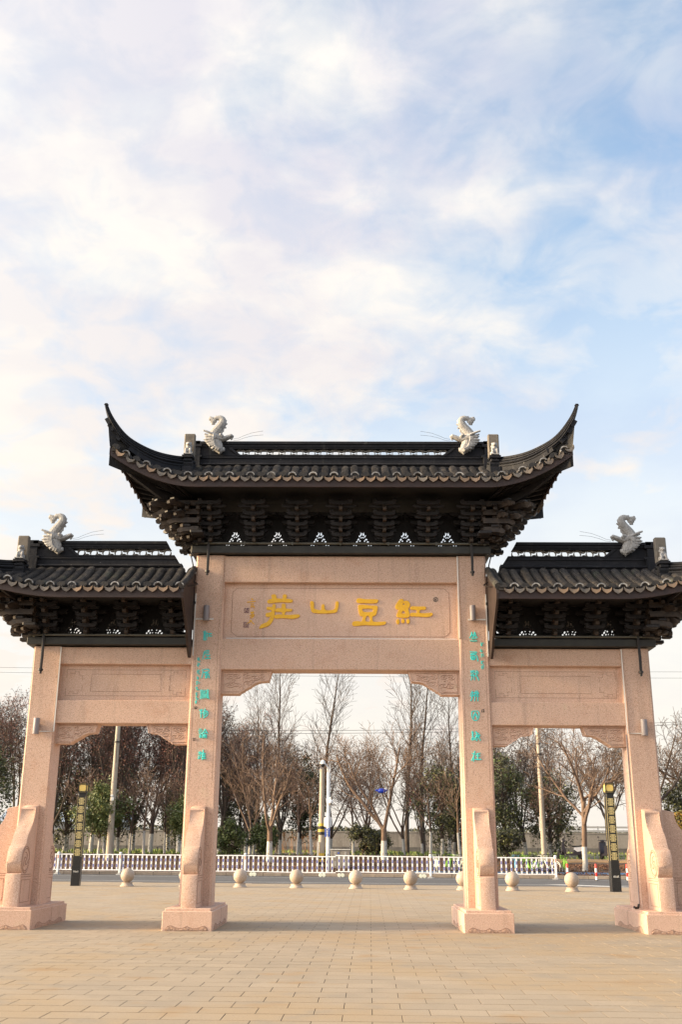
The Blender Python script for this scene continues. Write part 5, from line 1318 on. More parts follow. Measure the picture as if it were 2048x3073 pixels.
m = MB(); m.box(-.23, .20, .105, .30, 2.40, 2.90, .02); m.obj('equipment_box', 'pole_white', cp)
m = MB(); m.box(-.19, .10, -.118, -.104, 1.88, 2.32, .003); sg = m.obj('sign', 'sign_blue', cp)
m = MB(); T = lambda u, v: (-.045+(u-10)*.012, -.119, 2.27-v*.012)
for k, st in enumerate([[(2, 1), (7, 1)], [(4, 0), (4, 3)], [(9, 1), (12, 1)], [(14, 1), (18, 1)], [(4, 6), (16, 6)], [(6, 6), (6, 13)], [(14, 6), (14, 13)], [(5, 9), (15, 9)], [(6, 13), (14, 13)], [(10, 5), (10, 16)], [(5, 17), (15, 17)], [(7, 19), (13, 19)], [(6, 21), (14, 21), (14, 25), (6, 25)], [(10, 20), (10, 29)], [(6, 28), (15, 28)], [(3, 32), (17, 32)]]): stroke_tube(m, st, .0095, T, .002, k)
m.obj('sign_lettering', 'letter_white', sg)
m = MB(); m.box(-.03, .0, -.106, -.1, .62, 1.0); m.obj('door_slot', 'dark_glass', cp)

cb = thing('utility_cabinet', 'grey metal utility cabinet with a pale sloping lid behind the barrier', 'cabinet', (-.40, 39.8, .33), rad(-4))
m = MB(); m.box(-.52, .52, -.25, .25, 0, .98, .01); body = m.obj('cabinet_body', 'cabinet', cb)
m = MB(); m.box(-.57, .57, -.30, .30, .985, 1.03, .01); m.obj('lid', 'cabinet_top', cb)
for sx in (-1, 1):
    m = MB(); m.box(sx*.26-.235, sx*.26+.235, -.262, -.248, .05, .93, .003); d = m.obj('cabinet_door', 'cabinet', cb)
    for k in range(8):
      for zq in (.64, .15):
        mm = MB(); mm.box(sx*.26-.05+sx*.02, sx*.26+.05+sx*.02, -.272, -.26, zq+k*.033, zq+.015+k*.033); mm.obj('louvre', 'cabinet_top', d)
    for k in range(0): mm.box(sx*.26-.05+sx*.02, sx*.26+.05+sx*.02, -.272, -.26, .64+k*.033, .655+k*.033); mm.box(sx*.26-.05+sx*.02, sx*.26+.05+sx*.02, -.272, -.26, .15+k*.033, .165+k*.033)
m = MB(); m.lathe([(.001, -.005), (.05, -.005), (.05, .005), (.001, .005)], 16, (-.10, -.266, .82), 'y'); m.obj('badge', 'sign_blue', cb)

# overhead wires
def wire(p0, p1, sag, label, r=.012, n=14):
    m = MB(); a, b = Vector(p0), Vector(p1); m.tube([a.lerp(b, i/n)-Vector((0, 0, sag*4*(i/n)*(1-i/n))) for i in range(n+1)], r, 4)
    tag(m.obj('overhead_wire', 'wire'), label, 'wire', 'overhead wires')
wire((-30, 55, 9.75), (34, 55, 10.75), .75, 'upper of two dark wires crossing behind the central opening', .018); wire((-30, 55.3, 9.60), (34, 55.3, 10.62), .78, 'lower of two dark wires crossing behind the central opening', .018)
wire((-60, 55, 14.35), (60, 58, 14.6), .45, 'upper of two faint wires at lintel height by the leftmost pillar', .012); wire((-60, 55, 14.1), (60, 58, 14.1), .5, 'lower of two faint wires at lintel height by the leftmost pillar', .012)
wire((-13.95, 42.85, 4.1), (-1.5, 40.5, 2.85), .35, 'pale cable drooping from the left utility pole to the short banded pole', .014)

# parked bicycles and scooters
def bicycle(loc, rz, frame, label, basket=True, lean=.08):
    t = thing('bicycle', label, 'bicycle', loc, rz, 'shared bicycles parked behind the barrier')
    def wheel(x):
        m = MB(); m.tube([(x+.31*math.cos(a*math.pi/12), 0, .33+.31*math.sin(a*math.pi/12)) for a in range(25)], .024, 6, False); w = m.obj('wheel', 'rubber', t, smooth=True)
        m = MB(); m.tube([(x+.285*math.cos(a*math.pi/12), 0, .33+.285*math.sin(a*math.pi/12)) for a in range(25)], .011, 5, False)
        for a in range(9): m.tube([(x, 0, .33), (x+.28*math.cos(a*2*math.pi/9), 0, .33+.28*math.sin(a*2*math.pi/9))], .004, 3)
        m.tube([(x, -.05, .33), (x, .05, .33)], .025, 8); m.obj('rim', 'steel', w)
        m = MB(); m.tube([(x+.36*math.cos(rad(a)), 0, .33+.36*math.sin(rad(a))) for a in range(20, 175, 15)], .035, 6, True, (.5, 1.1)); m.obj('mudguard', frame, t, smooth=True)
    wheel(-.52); wheel(.52)
    m = MB(); m.tube([(-.02, 0, .30), (-.52, 0, .33)], .022, 6); m.tube([(-.02, 0, .30), (-.18, 0, .80)], .03, 8); m.tube([(-.02, 0, .32), (.15, 0, .40), (.36, 0, .72)], [.05, .055, .045], 8); m.tube([(.34, 0, .86), (.40, 0, .66), (.52, 0, .33)], .028, 8); m.tube([(-.52, 0, .33), (-.15, 0, .68)], .016, 6); m.obj('frame', frame, t, smooth=rad(50))
    m = MB(); m.tube([(.34, 0, .84), (.30, 0, 1.0)], .018, 6); m.tube([(.16, -.28, 1.03), (.28, -.16, 1.03), (.31, 0, 1.0), (.28, .16, 1.03), (.16, .28, 1.03)], .015, 6); m.obj('handlebar', 'black_metal', t)
    m = MB(); m.tube([(-.17, 0, .76), (-.21, 0, .93)], .016, 6); m.box(-.34, -.08, -.06, .06, .92, .98, .025); m.obj('saddle', 'black_metal', t, smooth=rad(40))
    m = MB(); m.lathe([(.04, -.01), (.09, -.01), (.09, .01), (.04, .01)], 16, (-.02, -.05, .30), 'y'); m.tube([(-.02, -.06, .30), (.10, -.08, .18)], .012, 5); m.tube([(-.02, .06, .30), (-.14, .08, .42)], .012, 5); m.box(.06, .15, -.14, -.07, .165, .19); m.obj('crank', 'black_metal', t)
    if basket:
        m = MB()
        for z in (.72, .98): k = .8+.2*(z-.72)/.26; m.tube([(.42+.02, -.17*k, z), (.42+.30*k, -.17*k, z), (.42+.30*k, .17*k, z), (.44, .17*k, z), (.44, -.17*k, z)], .008, 4)
        for f in (-1, -.5, 0, .5, 1): m.tube([(.42+.24, .136*f, .72), (.42+.30, .17*f, .98)], .006, 4); m.tube([(.44, .136*f, .72), (.44, .17*f, .98)], .006, 4)
        for f in (.33, .66): m.tube([(.42+.26*f, -.136, .72), (.42+.32*f, -.17, .98)], .006, 4); m.tube([(.42+.26*f, .136, .72), (.42+.32*f, .17, .98)], .006, 4)
        m.obj('basket', frame, t)
    t.rotation_euler = (lean, 0, rz); return t
BK = [((4.75, 38.15), 92, 'bike_white', 'white bicycle at the left end of the bicycle row'), ((5.45, 38.05), 75, 'bike_green', 'lime green bicycle left of the right centre pillar'), ((6.0, 38.05), 108, 'bike_white', 'white bicycle beside the lime one, left of the right centre pillar'),
      ((8.95, 37.75), 84, 'bike_cyan', 'blue bicycle just right of the right centre pillar'), ((9.72, 37.65), 110, 'bike_green', 'lime green bicycle behind the last barrier section'), ((10.22, 37.6), 60, 'bike_white', 'white bicycle with a raised front behind the last barrier section'), ((10.75, 37.55), 122, 'bike_white', 'pale bicycle touching the barrier end post'), ((11.5, 37.4), 88, 'bike_green', 'green bicycle with a black basket past the barrier end')]
for (x, y), a, f, lb in BK: bicycle((x, y, .135), rad(a), f, lb, True, random.uniform(.03, .14))
def scooter(loc, rz, label, panel='scooter_white'):
    t = thing('motor_scooter', label, 'scooter', loc, rz, 'parked scooters')
    for x in (-.62, .62):
        m = MB(); m.lathe([(.10, -.055), (.20, -.06), (.235, -.04), (.245, 0), (.235, .04), (.20, .06), (.10, .055)], 20, (x, 0, .245), 'y'); w = m.obj('wheel', 'rubber', t, smooth=rad(40))
        m = MB(); m.lathe([(.001, -.05), (.12, -.05), (.12, .05), (.001, .05)], 14, (x, 0, .245), 'y'); m.obj('hub', 'steel', w)
    m = MB(); m.tube([(.62, -.08, .245), (.50, -.07, .62), (.44, 0, .86)], .028, 6); m.tube([(.62, .08, .245), (.50, .07, .62), (.44, 0, .86)], .028, 6); m.box(.42, .78, -.09, .09, .47, .53, .03); m.obj('fork', 'scooter_dark', t)
    m = MB(); m.prism([(.30, .30), (.42, .34), (.56, .62), (.50, .98), (.40, 1.02), (.36, .70), (.26, .40)], -.20, .20, 'y'); m.obj('front_shield', 'scooter_dark', t, smooth=rad(30))
    m = MB(); m.prism([(-.80, .50), (-.72, .36), (-.30, .22), (.32, .22), (.32, .33), (-.12, .36), (-.20, .68), (-.78, .74)], -.16, .16, 'y'); m.obj('body', 'scooter_dark', t, smooth=rad(30))
    m = MB(); m.prism([(-.86, .68), (-.80, .54), (-.36, .44), (-.16, .58), (-.20, .69), (-.60, .73)], -.175, .175, 'y'); m.obj('side_panel', panel, t, smooth=rad(30))
    m = MB(); m.prism([(-.84, .75), (-.70, .71), (-.15, .70), (-.02, .74), (-.10, .80), (-.45, .79), (-.72, .86)], -.14, .14, 'y'); m.obj('seat', 'rubber', t, smooth=rad(30))
    m = MB(); m.tube([(.44, 0, .95), (.38, 0, 1.08)], .03, 6); m.tube([(.28, -.34, 1.10), (.38, -.15, 1.10), (.40, 0, 1.08), (.38, .15, 1.10), (.28, .34, 1.10)], .02, 6); m.box(.34, .50, -.11, .11, 1.0, 1.14, .03); m.obj('handlebar', 'scooter_dark', t)
    for s in (-1, 1): m = MB(); m.tube([(.36, s*.24, 1.1), (.34, s*.27, 1.26)], .007, 4); m.ball((.34, s*.28, 1.30), .06, 8, (.3, 1, .7)); m.obj('mirror', 'scooter_dark', t)
    m = MB(); m.ball((.51, 0, 1.04), .06, 8, (.4, 1.2, .8)); m.obj('headlight', 'cabinet_top', t); m = MB(); m.box(-.88, -.83, -.08, .08, .64, .69, .01); m.obj('tail_light', 'red_paint', t)
    return t
scooter((13.5, 45.2, terrain_z(13.5, 45.2)+.09), rad(172), 'dark scooter with a white side panel parked on the dirt path')
scooter((15.5, 44.8, terrain_z(15.5, 44.8)+.09), rad(100), 'dark scooter seen end on behind the right lamp column', 'scooter_dark')

# the wall far behind, the rails beyond it and a low shed
wl = thing('concrete_wall', 'long weathered concrete wall behind the trees', 'wall', (0, 95, .85))
pm = MB().box(-1.985, 1.985, -.07, .07, .62, 2.1, .01).mesh('wall_panel', 'concrete'); fm_ = MB().box(-1.985, 1.985, -.085, .085, -.3, .62, .005).mesh('wall_footing', 'wall_base'); cm = MB().box(-2.0, 2.0, -.12, .12, 2.1, 2.2, .01).mesh('coping', 'concrete')
for i in range(-13, 13):
    x = i*4+2; link('wall_panel', pm, wl, (x, random.uniform(-.02, .02), 0)); link('wall_footing', fm_, wl, (x, 0, 0)); link('coping', cm, wl, (x, 0, random.uniform(-.01, .01)))
t = thing('guard_rail', 'pale steel guard rail beyond the wall at the far right', 'railing', (30, 110, 1.0))
for z in (2.0, 2.45, 2.9): m = MB(); m.box(-8, 14, -.04, .04, z-.11, z+.11); m.obj('rail', 'far_wall', t)
for i in range(12): m = MB(); m.box(-8+i*2-.06, -8+i*2+.06, -.02, .1, 0, 3.05); m.obj('post', 'steel', t)
t = thing('low_shed', 'low grey shed with a blue roof beyond the left trees', 'shed', (-33, 105, .9))
m = MB(); m.box(-7, 7, -3, 3, 0, 3.2); m.obj('wall', 'far_wall', t); m = MB(); m.prism([(-3.5, 3.1), (3.5, 3.1), (0, 4.6)], -7.4, 7.4, 'x'); m.obj('roof', 'far_roof', t)
for i in range(5): m = MB(); m.box(-5.8+i*2.6, -4.6+i*2.6, -3.03, -2.98, 1.1, 2.3); m.obj('window', 'dark_glass', t)

# blue bicycle-parking strip and dirt path
def strip(name, pts, m_, dz): 
    mb = MB(); vs = []; n = len(pts)
    for x, ya, yb in pts: vs += [(x, ya-.15, terrain_z(x, ya)-.2), (x, ya, terrain_z(x, ya)+dz), (x, (ya+yb)/2, terrain_z(x, (ya+yb)/2)+dz), (x, yb, terrain_z(x, yb)+dz)]
    mb.add(vs, [(i*4+j, i*4+4+j, i*4+5+j, i*4+1+j) for i in range(n-1) for j in range(3)]); return tag(mb.obj(name, m_), kind='structure')
mb = MB()
for i in range(12):
    xa = 3.6+i; mb.add([(q, road_far(q)+d, z) for q in (xa, xa+1) for d, z in ((1.0, .10), (1.0, .27), (1.12, .27), (1.12, .10))], [(0, 4, 5, 1), (1, 5, 6, 2), (2, 6, 7, 3)])
tag(mb.obj('blue_edging', 'bike_blue'), kind='structure')
strip('dirt_path', [(x, road_far(x)+6.6, road_far(x)+11.5) for x in np.linspace(11.6, 30, 24)], 'path_dirt', .085)
# ------------------------------------------------------------------ trees, shrubs and ground cover
GA = 2.399963
def rvec(rng): return Vector((rng.gauss(0, 1), rng.gauss(0, 1), rng.gauss(0, 1)))
def grow_tree(seed, S):
    """returns polylines (points, radii, level)"""
    rng = random.Random(seed); out = []
    def branch(p, d, L, r, lv):
        n = max(2, int(round(L/S['seg'][lv]))); pts = [p.copy()]; rs = [r]; dirs = [d.copy()]
        for i in range(n):
            d = (d+rvec(rng)*S['wob'][lv]+Vector((0, 0, S['trop'][lv]))).normalized()
            p = p+d*(L/n); pts.append(p.copy()); rs.append(max(S['rmin'], r*(1-(1-S['taper'][lv])*(i+1)/n))); dirs.append(d.copy())
        out.append((pts, rs, lv))
        if lv+1 >= S['levels']: return
        k = S['kids'][lv]; k = rng.randint(k[0], k[1]); az = rng.uniform(0, 6.28); f0, f1 = S['at'][lv]
        for j in range(k):
            f = f0+(f1-f0)*(j+rng.uniform(.1, .9))/k; i = min(n-1, int(f*n)); t = f*n-i
            q = pts[i].lerp(pts[i+1], t); dd = dirs[i+1]; az += GA+rng.uniform(-.5, .5)
            side = dd.orthogonal().normalized(); side.rotate(Matrix.Rotation(az, 3, dd)); a = rad(rng.uniform(*S['ang'][lv]))
            nd = (dd*math.cos(a)+side*math.sin(a)).normalized()
            LL = S['len'][lv+1]*rng.uniform(.7, 1.2)*(1-S['fall'][lv]*f)
            branch(q, nd, LL, max(S['rmin'], rs[i]*S['rr'][lv]*rng.uniform(.8, 1.1)), lv+1)
    branch(Vector((0, 0, -.15)), Vector((rng.gauss(0, .03), rng.gauss(0, .03), 1)).normalized(), S['len'][0], S['r'], 0)
    return out
def leaf_quad(mb, c, s, rng, flat=0):
    a = rvec(rng).normalized(); b = a.orthogonal().normalized(); b.rotate(Matrix.Rotation(rng.uniform(0, 6.3), 3, a)); 
    if flat: a = (a+Vector((0, 0, flat))).normalized(); b = a.orthogonal().normalized(); b.rotate(Matrix.Rotation(rng.uniform(0, 6.3), 3, a))
    e = a.cross(b); w = s*rng.uniform(.38, .55)
    o = len(mb.v); mb.v += [tuple(c-b*s), tuple(c+e*w), tuple(c+b*s), tuple(c-e*w)]; mb.f.append((o, o+1, o+2, o+3)); mb.m.append(mb.mi)
def tree_proto(seed, S, trunk_mats, twig_mat, leaf=None, trunk_lv=0):
    """an Empty with trunk and crown meshes"""
    rng = random.Random(seed+99); P = grow_tree(seed, S); tb, cb_ = MB(), MB()
    for pts, rs, lv in P:
        n = 8 if rs[0] > .07 else 5 if rs[0] > .03 else 3
        (tb if lv <= trunk_lv else cb_).tube(pts, rs, n, False)
        if leaf and lv >= S['levels']-1:
            cb_.mi = 1
            for i in range(1, len(pts)):
                for _ in range(leaf[0]): 
                    if rng.random() < leaf[3]: leaf_quad(cb_, pts[i]+rvec(rng)*leaf[2], rng.uniform(.6, 1.2)*leaf[1], rng)
            cb_.mi = 0
    tm = tb.mesh('trunk', trunk_mats, smooth=True, recalc=False); cm_ = cb_.mesh('crown', [twig_mat]+([leaf[4]] if leaf else []), smooth=False, recalc=False)
    return tm, cm_
VASE = dict(levels=5, seg=[.5, .6, .45, .35, .3], wob=[.05, .10, .12, .14, .16], trop=[.02, .10, .07, .05, .03], taper=[.8, .45, .4, .4, .5], kids=[(3, 4), (7, 9), (6, 8), (4, 5)], at=[(.86, 1), (.25, 1), (.2, 1), (.2, 1)],
            ang=[(22, 42), (28, 48), (30, 52), (30, 55)], len=[1.9, 4.9, 2.2, 1.15, .62], fall=[0, .45, .4, .3], rr=[.66, .52, .5, .55], r=.19, rmin=.0095)
STREET = dict(VASE, len=[3.6, 3.6, 1.9, 1.0, .55], kids=[(6, 7), (6, 8), (5, 7), (3, 5)], at=[(.62, 1), (.25, 1), (.2, 1), (.2, 1)], r=.15, ang=[(30, 60), (28, 48), (30, 52), (30, 55)])
POPLAR = dict(levels=4, seg=[.9, .6, .4, .35], wob=[.025, .06, .13, .17], trop=[.03, .09, .10, .09], taper=[.12, .35, .4, .5], kids=[(24, 28), (7, 8), (3, 4)], at=[(.16, .98), (.15, 1), (.2, 1)],
              ang=[(28, 42), (22, 38), (25, 45)], len=[15.5, 4.6, 1.7, .85], fall=[.72, .4, .3], rr=[.36, .5, .55], r=.19, rmin=.010)
MAPLE = dict(levels=5, seg=[.6, .7, .45, .35, .3], wob=[.05, .07, .10, .12, .14], trop=[.02, .13, .10, .08, .05], taper=[.8, .4, .4, .4, .5], kids=[(5, 6), (8, 10), (6, 7), (3, 4)], at=[(.55, 1), (.2, 1), (.2, 1), (.2, 1)],
             ang=[(16, 34), (22, 40), (25, 45), (30, 55)], len=[2.6, 6.2, 2.6, 1.1, .55], fall=[0, .5, .4, .3], rr=[.6, .45, .5, .55], r=.15, rmin=.010)
YOUNG = dict(levels=4, seg=[.5, .4, .3, .25], wob=[.05, .1, .12, .14], trop=[.03, .10, .07, .05], taper=[.35, .4, .4, .5], kids=[(8, 10), (6, 7), (4, 5)], at=[(.40, 1), (.2, 1), (.2, 1)], ang=[(28, 48), (28, 48), (30, 50)], len=[3.2, 1.7, .85, .45], fall=[.35, .4, .3], rr=[.5, .5, .55], r=.075, rmin=.008)
PR_ = {}
PR_['vase1'] = tree_proto(11, VASE, 'trunk_limed', 'twig', None, 1); PR_['vase2'] = tree_proto(27, VASE, 'trunk_limed', 'twig', None, 1)
PR_['street'] = tree_proto(5, STREET, 'trunk_limed', 'twig', None, 0); PR_['bare'] = tree_proto(8, STREET, 'trunk_limed_dark', 'bark_dark', None, 0)
PR_['poplar1'] = tree_proto(3, POPLAR, 'bark_dark', 'bark_dark'); PR_['poplar2'] = tree_proto(14, POPLAR, 'bark_dark', 'bark_dark')
PR_['maple1'] = tree_proto(21, MAPLE, 'trunk_limed_dark', 'bark_dark', (3, .062, .09, .8, 'leaf_red')); PR_['maple2'] = tree_proto(33, MAPLE, 'trunk_limed_dark', 'bark_dark', (2, .065, .08, .75, 'leaf_brown'))
PR_['young1'] = tree_proto(41, YOUNG, 'trunk_limed', 'twig'); PR_['young2'] = tree_proto(52, YOUNG, 'trunk_limed_dark', 'bark_red')
def plant(kind, x, y, s, rz, label, cat='tree', group=None, name=None, dz=0, sz=None):
    tm, cm_ = PR_[kind]; t = thing(name or 'bare_tree', label, cat, (x, y, terrain_z(x, y)+dz), rz, group); t.scale = (s, s, sz or s)
    link('trunk', tm, t); link('crown', cm_, t); return t
def evergreen_proto(seed, h0, h1, rx, leaves, leaf_mats, size, trunk_r=.12, nclump=46, trunk_mat='trunk_limed_dark'):
    rng = random.Random(seed); cb_ = MB(); tb = MB(); H = h1
    zc, rz_ = (h0+h1)/2, (h1-h0)/2
    tb.tube([(0, 0, -.15), (.04, .02, h0*.6), (-.03, .03, zc), (0, 0, h1-.3)], [trunk_r, trunk_r*.8, trunk_r*.5, .02], 7, False)
    cl = []
    while len(cl) < nclump:
        v = rvec(rng).normalized()*rng.uniform(.2, 1)**.5; taper_ = 1-.45*max(0, v.z)-.25*max(0, -v.z)
        lump = .72+.75*abs(noise.noise(Vector((v.x*1.7+seed, v.y*1.7, v.z*1.7))))+.35*noise.noise(Vector((v.x*3+seed, v.y*3, v.z*3)))
        c = Vector((v.x*rx*taper_*lump*1.15, v.y*rx*taper_*lump, zc+v.z*rz_*(.8+.3*lump))); cl.append((c, rng.uniform(.14, .36)*min(rx, rz_)*lump))
        tb.tube([(0, 0, max(.3, c.z-.9*rz_*.6)), tuple(Vector((0, 0, c.z-.2)).lerp(c, .6)), tuple(c)], [.03, .02, .008], 3, False)
    for c, r in cl:
        for _ in range(int(leaves/nclump)):
            p = c+rvec(rng)*r*.62; cb_.mi = 0 if rng.random() < .75 else 1; leaf_quad(cb_, p, size*rng.uniform(.6, 1.25), rng, .35)
    return tb.mesh('trunk', trunk_mat, smooth=True, recalc=False), cb_.mesh('crown', leaf_mats, recalc=False)
PR_['camphor'] = evergreen_proto(2, 1.5, 4.2, 1.5, 9000, ['leaf_green', 'leaf_olive'], .09, .09); PR_['camphor2'] = evergreen_proto(6, 1.2, 4.0, 1.2, 7000, ['leaf_green', 'leaf_dark'], .09, .08)
PR_['dark1'] = evergreen_proto(9, 1.4, 7.2, 2.4, 8500, ['leaf_dark', 'leaf_green'], .10, .16, 60); PR_['dark2'] = evergreen_proto(12, 1.1, 5.8, 2.0, 7000, ['leaf_dark', 'leaf_olive'], .10, .14, 52)
PR_['shrub'] = evergreen_proto(15, .25, 2.0, .95, 6500, ['leaf_green', 'leaf_dark'], .075, .04, 34, 'bark'); PR_['shrub2'] = evergreen_proto(19, .15, 1.8, 1.1, 6500, ['leaf_dark', 'leaf_olive'], .075, .04, 34, 'bark')

G1 = 'bare winter trees on the bank'
plant('vase1', -4.55, 42.0, 1.0, 1.0, 'wide forked bare tree with a limed trunk left of the white camera pole', group=G1)
plant('vase2', 2.06, 42.0, 1.06, 2.4, 'tall forked bare tree with a limed trunk holding a blue balloon', group=G1, dz=-.1)
plant('street', 12.75, 38.15, 1.06, .6, 'slender bare tree with a flaking limed trunk left of the right lamp column', group=G1, sz=1.12)
plant('bare', 20.7, 49.5, 1.18, 2.2, 'tall bare tree at the right edge beyond the rightmost pillar', group=G1, sz=1.3)
plant('street', 24.2, 52, 1.35, 4.0, 'bare tree cut off by the right edge of the picture', group=G1)
plant('bare', 17.2, 51, 1.05, .3, 'bare tree with drooping twigs just left of the rightmost pillar', group=G1)
for i, (k, x, y, s, r, lb) in enumerate([
    ('young1', -16.3, 45.5, 1.2, .4, 'thin pale young tree left of the left lamp column'), ('young1', -15.2, 46.8, 1.15, 2.0, 'thin pale young tree right behind the left lamp column'), ('young2', -13.3, 45.0, 1.15, 1.1, 'thin leaning tree with a limed foot right of the left utility pole'),
    ('young1', -12.3, 44.6, 1.3, 3.0, 'spreading young tree with a limed foot in the middle of the left opening'), ('young2', -11.3, 46.0, 1.2, 5.0, 'dark young tree with a limed foot next to the left centre pillar'), ('young2', -10.5, 47.5, 1.25, .2, 'thin limed tree beside the left edge of the left centre pillar'),
    ('young1', -5.9, 46.5, 1.2, 4.2, 'young tree leaning left of the wide forked tree'), ('young2', -3.2, 47.0, 1.25, 2.2, 'young reddish tree between the wide forked tree and the poles'), ('young1', -2.2, 45.0, 1.35, 1.2, 'twin-stemmed young tree just left of the short banded pole'), 
    ('young2', .3, 52.0, 1.4, 3.3, 'thin limed tree right of the camera pole'), ('young2', 1.1, 54.0, 1.3, .9, 'second thin limed tree right of the camera pole'), ('young2', 5.2, 48.0, 1.35, 2.9, 'reddish young tree left of the right centre pillar'), ('young1', 7.0, 47.0, 1.3, 1.9, 'young tree partly behind the right centre pillar'), ('young2', 12.2, 47.5, 1.2, .5, 'young limed tree beside the parked scooter')]):
    plant(k, x, y, s, r, lb, group='young staked trees')
for i, (k, x, y, s, r, lb) in enumerate([
    ('maple1', -25.5, 54, 1.0, .3, 'reddish tree at the left edge of the picture'), ('maple2', -23.0, 57, 1.0, 1.9, 'brown tree just left of the leftmost pillar'), ('maple1', -20.6, 54, 1.02, 2.8, 'reddish tree right behind the leftmost pillar'), ('maple2', -18.3, 56, 1.04, 4.1, 'brown twiggy tree behind the left lantern'),
    ('maple1', -16.2, 53, 1.05, 5.2, 'reddish tree left of the left utility pole'), ('maple1', -13.9, 55, 1.08, .9, 'tall reddish tree right of the left utility pole'), ('maple1', -11.6, 53, 1.03, 2.2, 'dark reddish tree touching the left centre pillar'), ('maple2', -9.2, 56, .98, 3.6, 'brown tree hidden behind the left centre pillar'),
    ('maple1', -7.2, 55, .88, 4.9, 'rusty tree just right of the left centre pillar'), ('maple2', -5.0, 57, .80, 1.4, 'rusty twiggy tree behind the wide forked tree'), ('maple2', 7.2, 54, .72, 2.5, 'brown tree left of the right centre pillar'), ('maple2', 9.6, 56, .86, 1.0, 'brown tree right of the right centre pillar'), ('maple2', 12.2, 54, .88, 5.6, 'brown twiggy tree right of the right utility pole'), ('maple2', 14.2, 58, .80, .2, 'brown twiggy tree behind the slender limed tree'), ('maple1', -28.4, 60, 1.1, 1.2, 'reddish tree beyond the left edge')]):
    plant(k, x, y, s*1.12, r, lb, group='reddish winter trees', name='maple_tree')
for i, (k, x, y, s, r, lb) in enumerate([
    ('poplar1', -10.6, 72, .98, .5, 'bare poplar beside the left carved corner bracket'), ('poplar2', -6.2, 72, 1.08, 1.7, 'tall bare poplar below the left carved corner bracket'), ('poplar1', -2.4, 73, 1.12, 3.1, 'tallest bare poplar near the middle of the opening'),
    ('poplar2', 4.9, 71, 1.10, 5.5, 'left of the two dark poplars below the right corner bracket'), ('poplar1', 6.4, 73, 1.08, 2.6, 'right of the two dark poplars below the right corner bracket'), ('poplar2', 9.3, 74, .92, 3.9, 'bare poplar beside the right centre pillar'), ('poplar2', -8.4, 78, .9, 2.2, 'thin far poplar behind the rusty tree'), ('poplar1', 13.2, 70, .74, 1.3, 'bare poplar seen over the right utility pole'), ('poplar2', 18.0, 76, .72, 4.7, 'far poplar above the right lantern'), ('poplar1', -33, 76, .8, 2.0, 'pale far poplar at the left edge')]):
    plant(k, x, y, s, r, lb, group='bare poplars behind', name='poplar_tree')
for k, x, y, s, r, lb, nm in [('camphor', -14.85, 43.6, 1.02, .4, 'bright green round evergreen in front of the left utility pole', 0), ('camphor2', -19.4, 46, 1.0, 1.6, 'green evergreen beside the leftmost pillar', 0), ('camphor', -9.7, 44.6, .85, 3.0, 'green evergreen peeping past the left centre pillar', 0),
        ('dark1', -24.6, 50, 1.02, .7, 'dark evergreen at the left edge of the picture', 1), ('dark1', -3.6, 59, 1.0, 2.1, 'big dark evergreen behind the camera pole', 1), ('dark2', -8.0, 58, 1.05, 4.0, 'dark evergreen right of the left centre pillar', 1), ('dark2', 6.3, 52.5, 1.0, 5.1, 'dark evergreen with an olive top left of the right centre pillar', 1), ('dark1', 10.4, 51.5, .93, 1.0, 'tall dark evergreen right of the right centre pillar', 1), ('dark2', 13.6, 52.5, .95, 2.7, 'dark evergreen behind the scooter', 1), ('dark2', 8.3, 55, 1.0, .3, 'dark evergreen hidden by the right centre pillar', 1), ('dark2', 21.9, 50.5, .85, 3.3, 'dark evergreen at the right edge', 1),
        ('dark2', -12.8, 60, 1.0, 1.3, 'dark evergreen deep in the left opening', 1), ('dark1', -17.5, 61, 1.0, 2.9, 'dark evergreen behind the left lamp column', 1), ('dark2', -21.3, 60, 1.1, .2, 'dark evergreen behind the leftmost pillar', 1)]:
    plant(k, x, y, s, r, lb, group='evergreens behind the barrier', name='evergreen_tree')
for k, x, y, s, r, lb in [('shrub', -7.1, 44.0, 1.0, .3, 'round glossy shrub beside the left centre pillar'), ('shrub', -5.0, 44.8, 1.05, 2.0, 'round glossy shrub at the foot of the wide forked tree'), ('shrub2', .9, 43.6, 1.05, 3.1, 'dark shrub between the cabinet and the balloon tree'), ('shrub2', 1.7, 45.0, .9, 4.4, 'smaller dark shrub behind the balloon tree trunk'), ('shrub2', 9.3, 42.6, 1.0, 5.0, 'loose green shrub right of the right centre pillar'), ('shrub', -19.9, 44.5, 1.0, 1.0, 'green shrub behind the leftmost drum stones')]:
    plant(k, x, y, s, r, lb, 'shrub', 'shrubs on the bank', 'shrub')
for i, (k, x, y, s, r, lb) in enumerate([
    ('maple2', -26.5, 63, 1.2, 3.3, 'brown tree deep behind the left edge'), ('maple1', -22.2, 64, 1.22, 4.4, 'reddish tree deep behind the leftmost pillar'), ('maple2', -19.4, 65, 1.2, .6, 'brown tree deep behind the left lantern'), ('maple1', -17.0, 64, 1.25, 1.6, 'reddish tree deep in the left opening, left of the utility pole'), ('maple1', -14.6, 66, 1.28, 2.9, 'reddish tree deep in the left opening, right of the utility pole'), ('maple2', -12.2, 64, 1.22, 5.0, 'brown tree deep in the left opening, near the centre pillar'), ('maple2', -9.6, 65, 1.05, .1, 'brown tree deep behind the left centre pillar'), ('maple2', 10.9, 63, .95, 1.8, 'brown tree deep behind the right utility pole'), ('maple2', 5.6, 62, .72, 4.4, 'brown tree deep left of the right centre pillar')]):
    plant(k, x, y, s, r, lb, group='reddish winter trees', name='maple_tree')
PR_['twiggy'] = tree_proto(63, dict(MAPLE, levels=5, len=[2.2, 5.2, 2.4, 1.1, .6], r=.12), 'trunk_limed_dark', 'twig', None, 0)
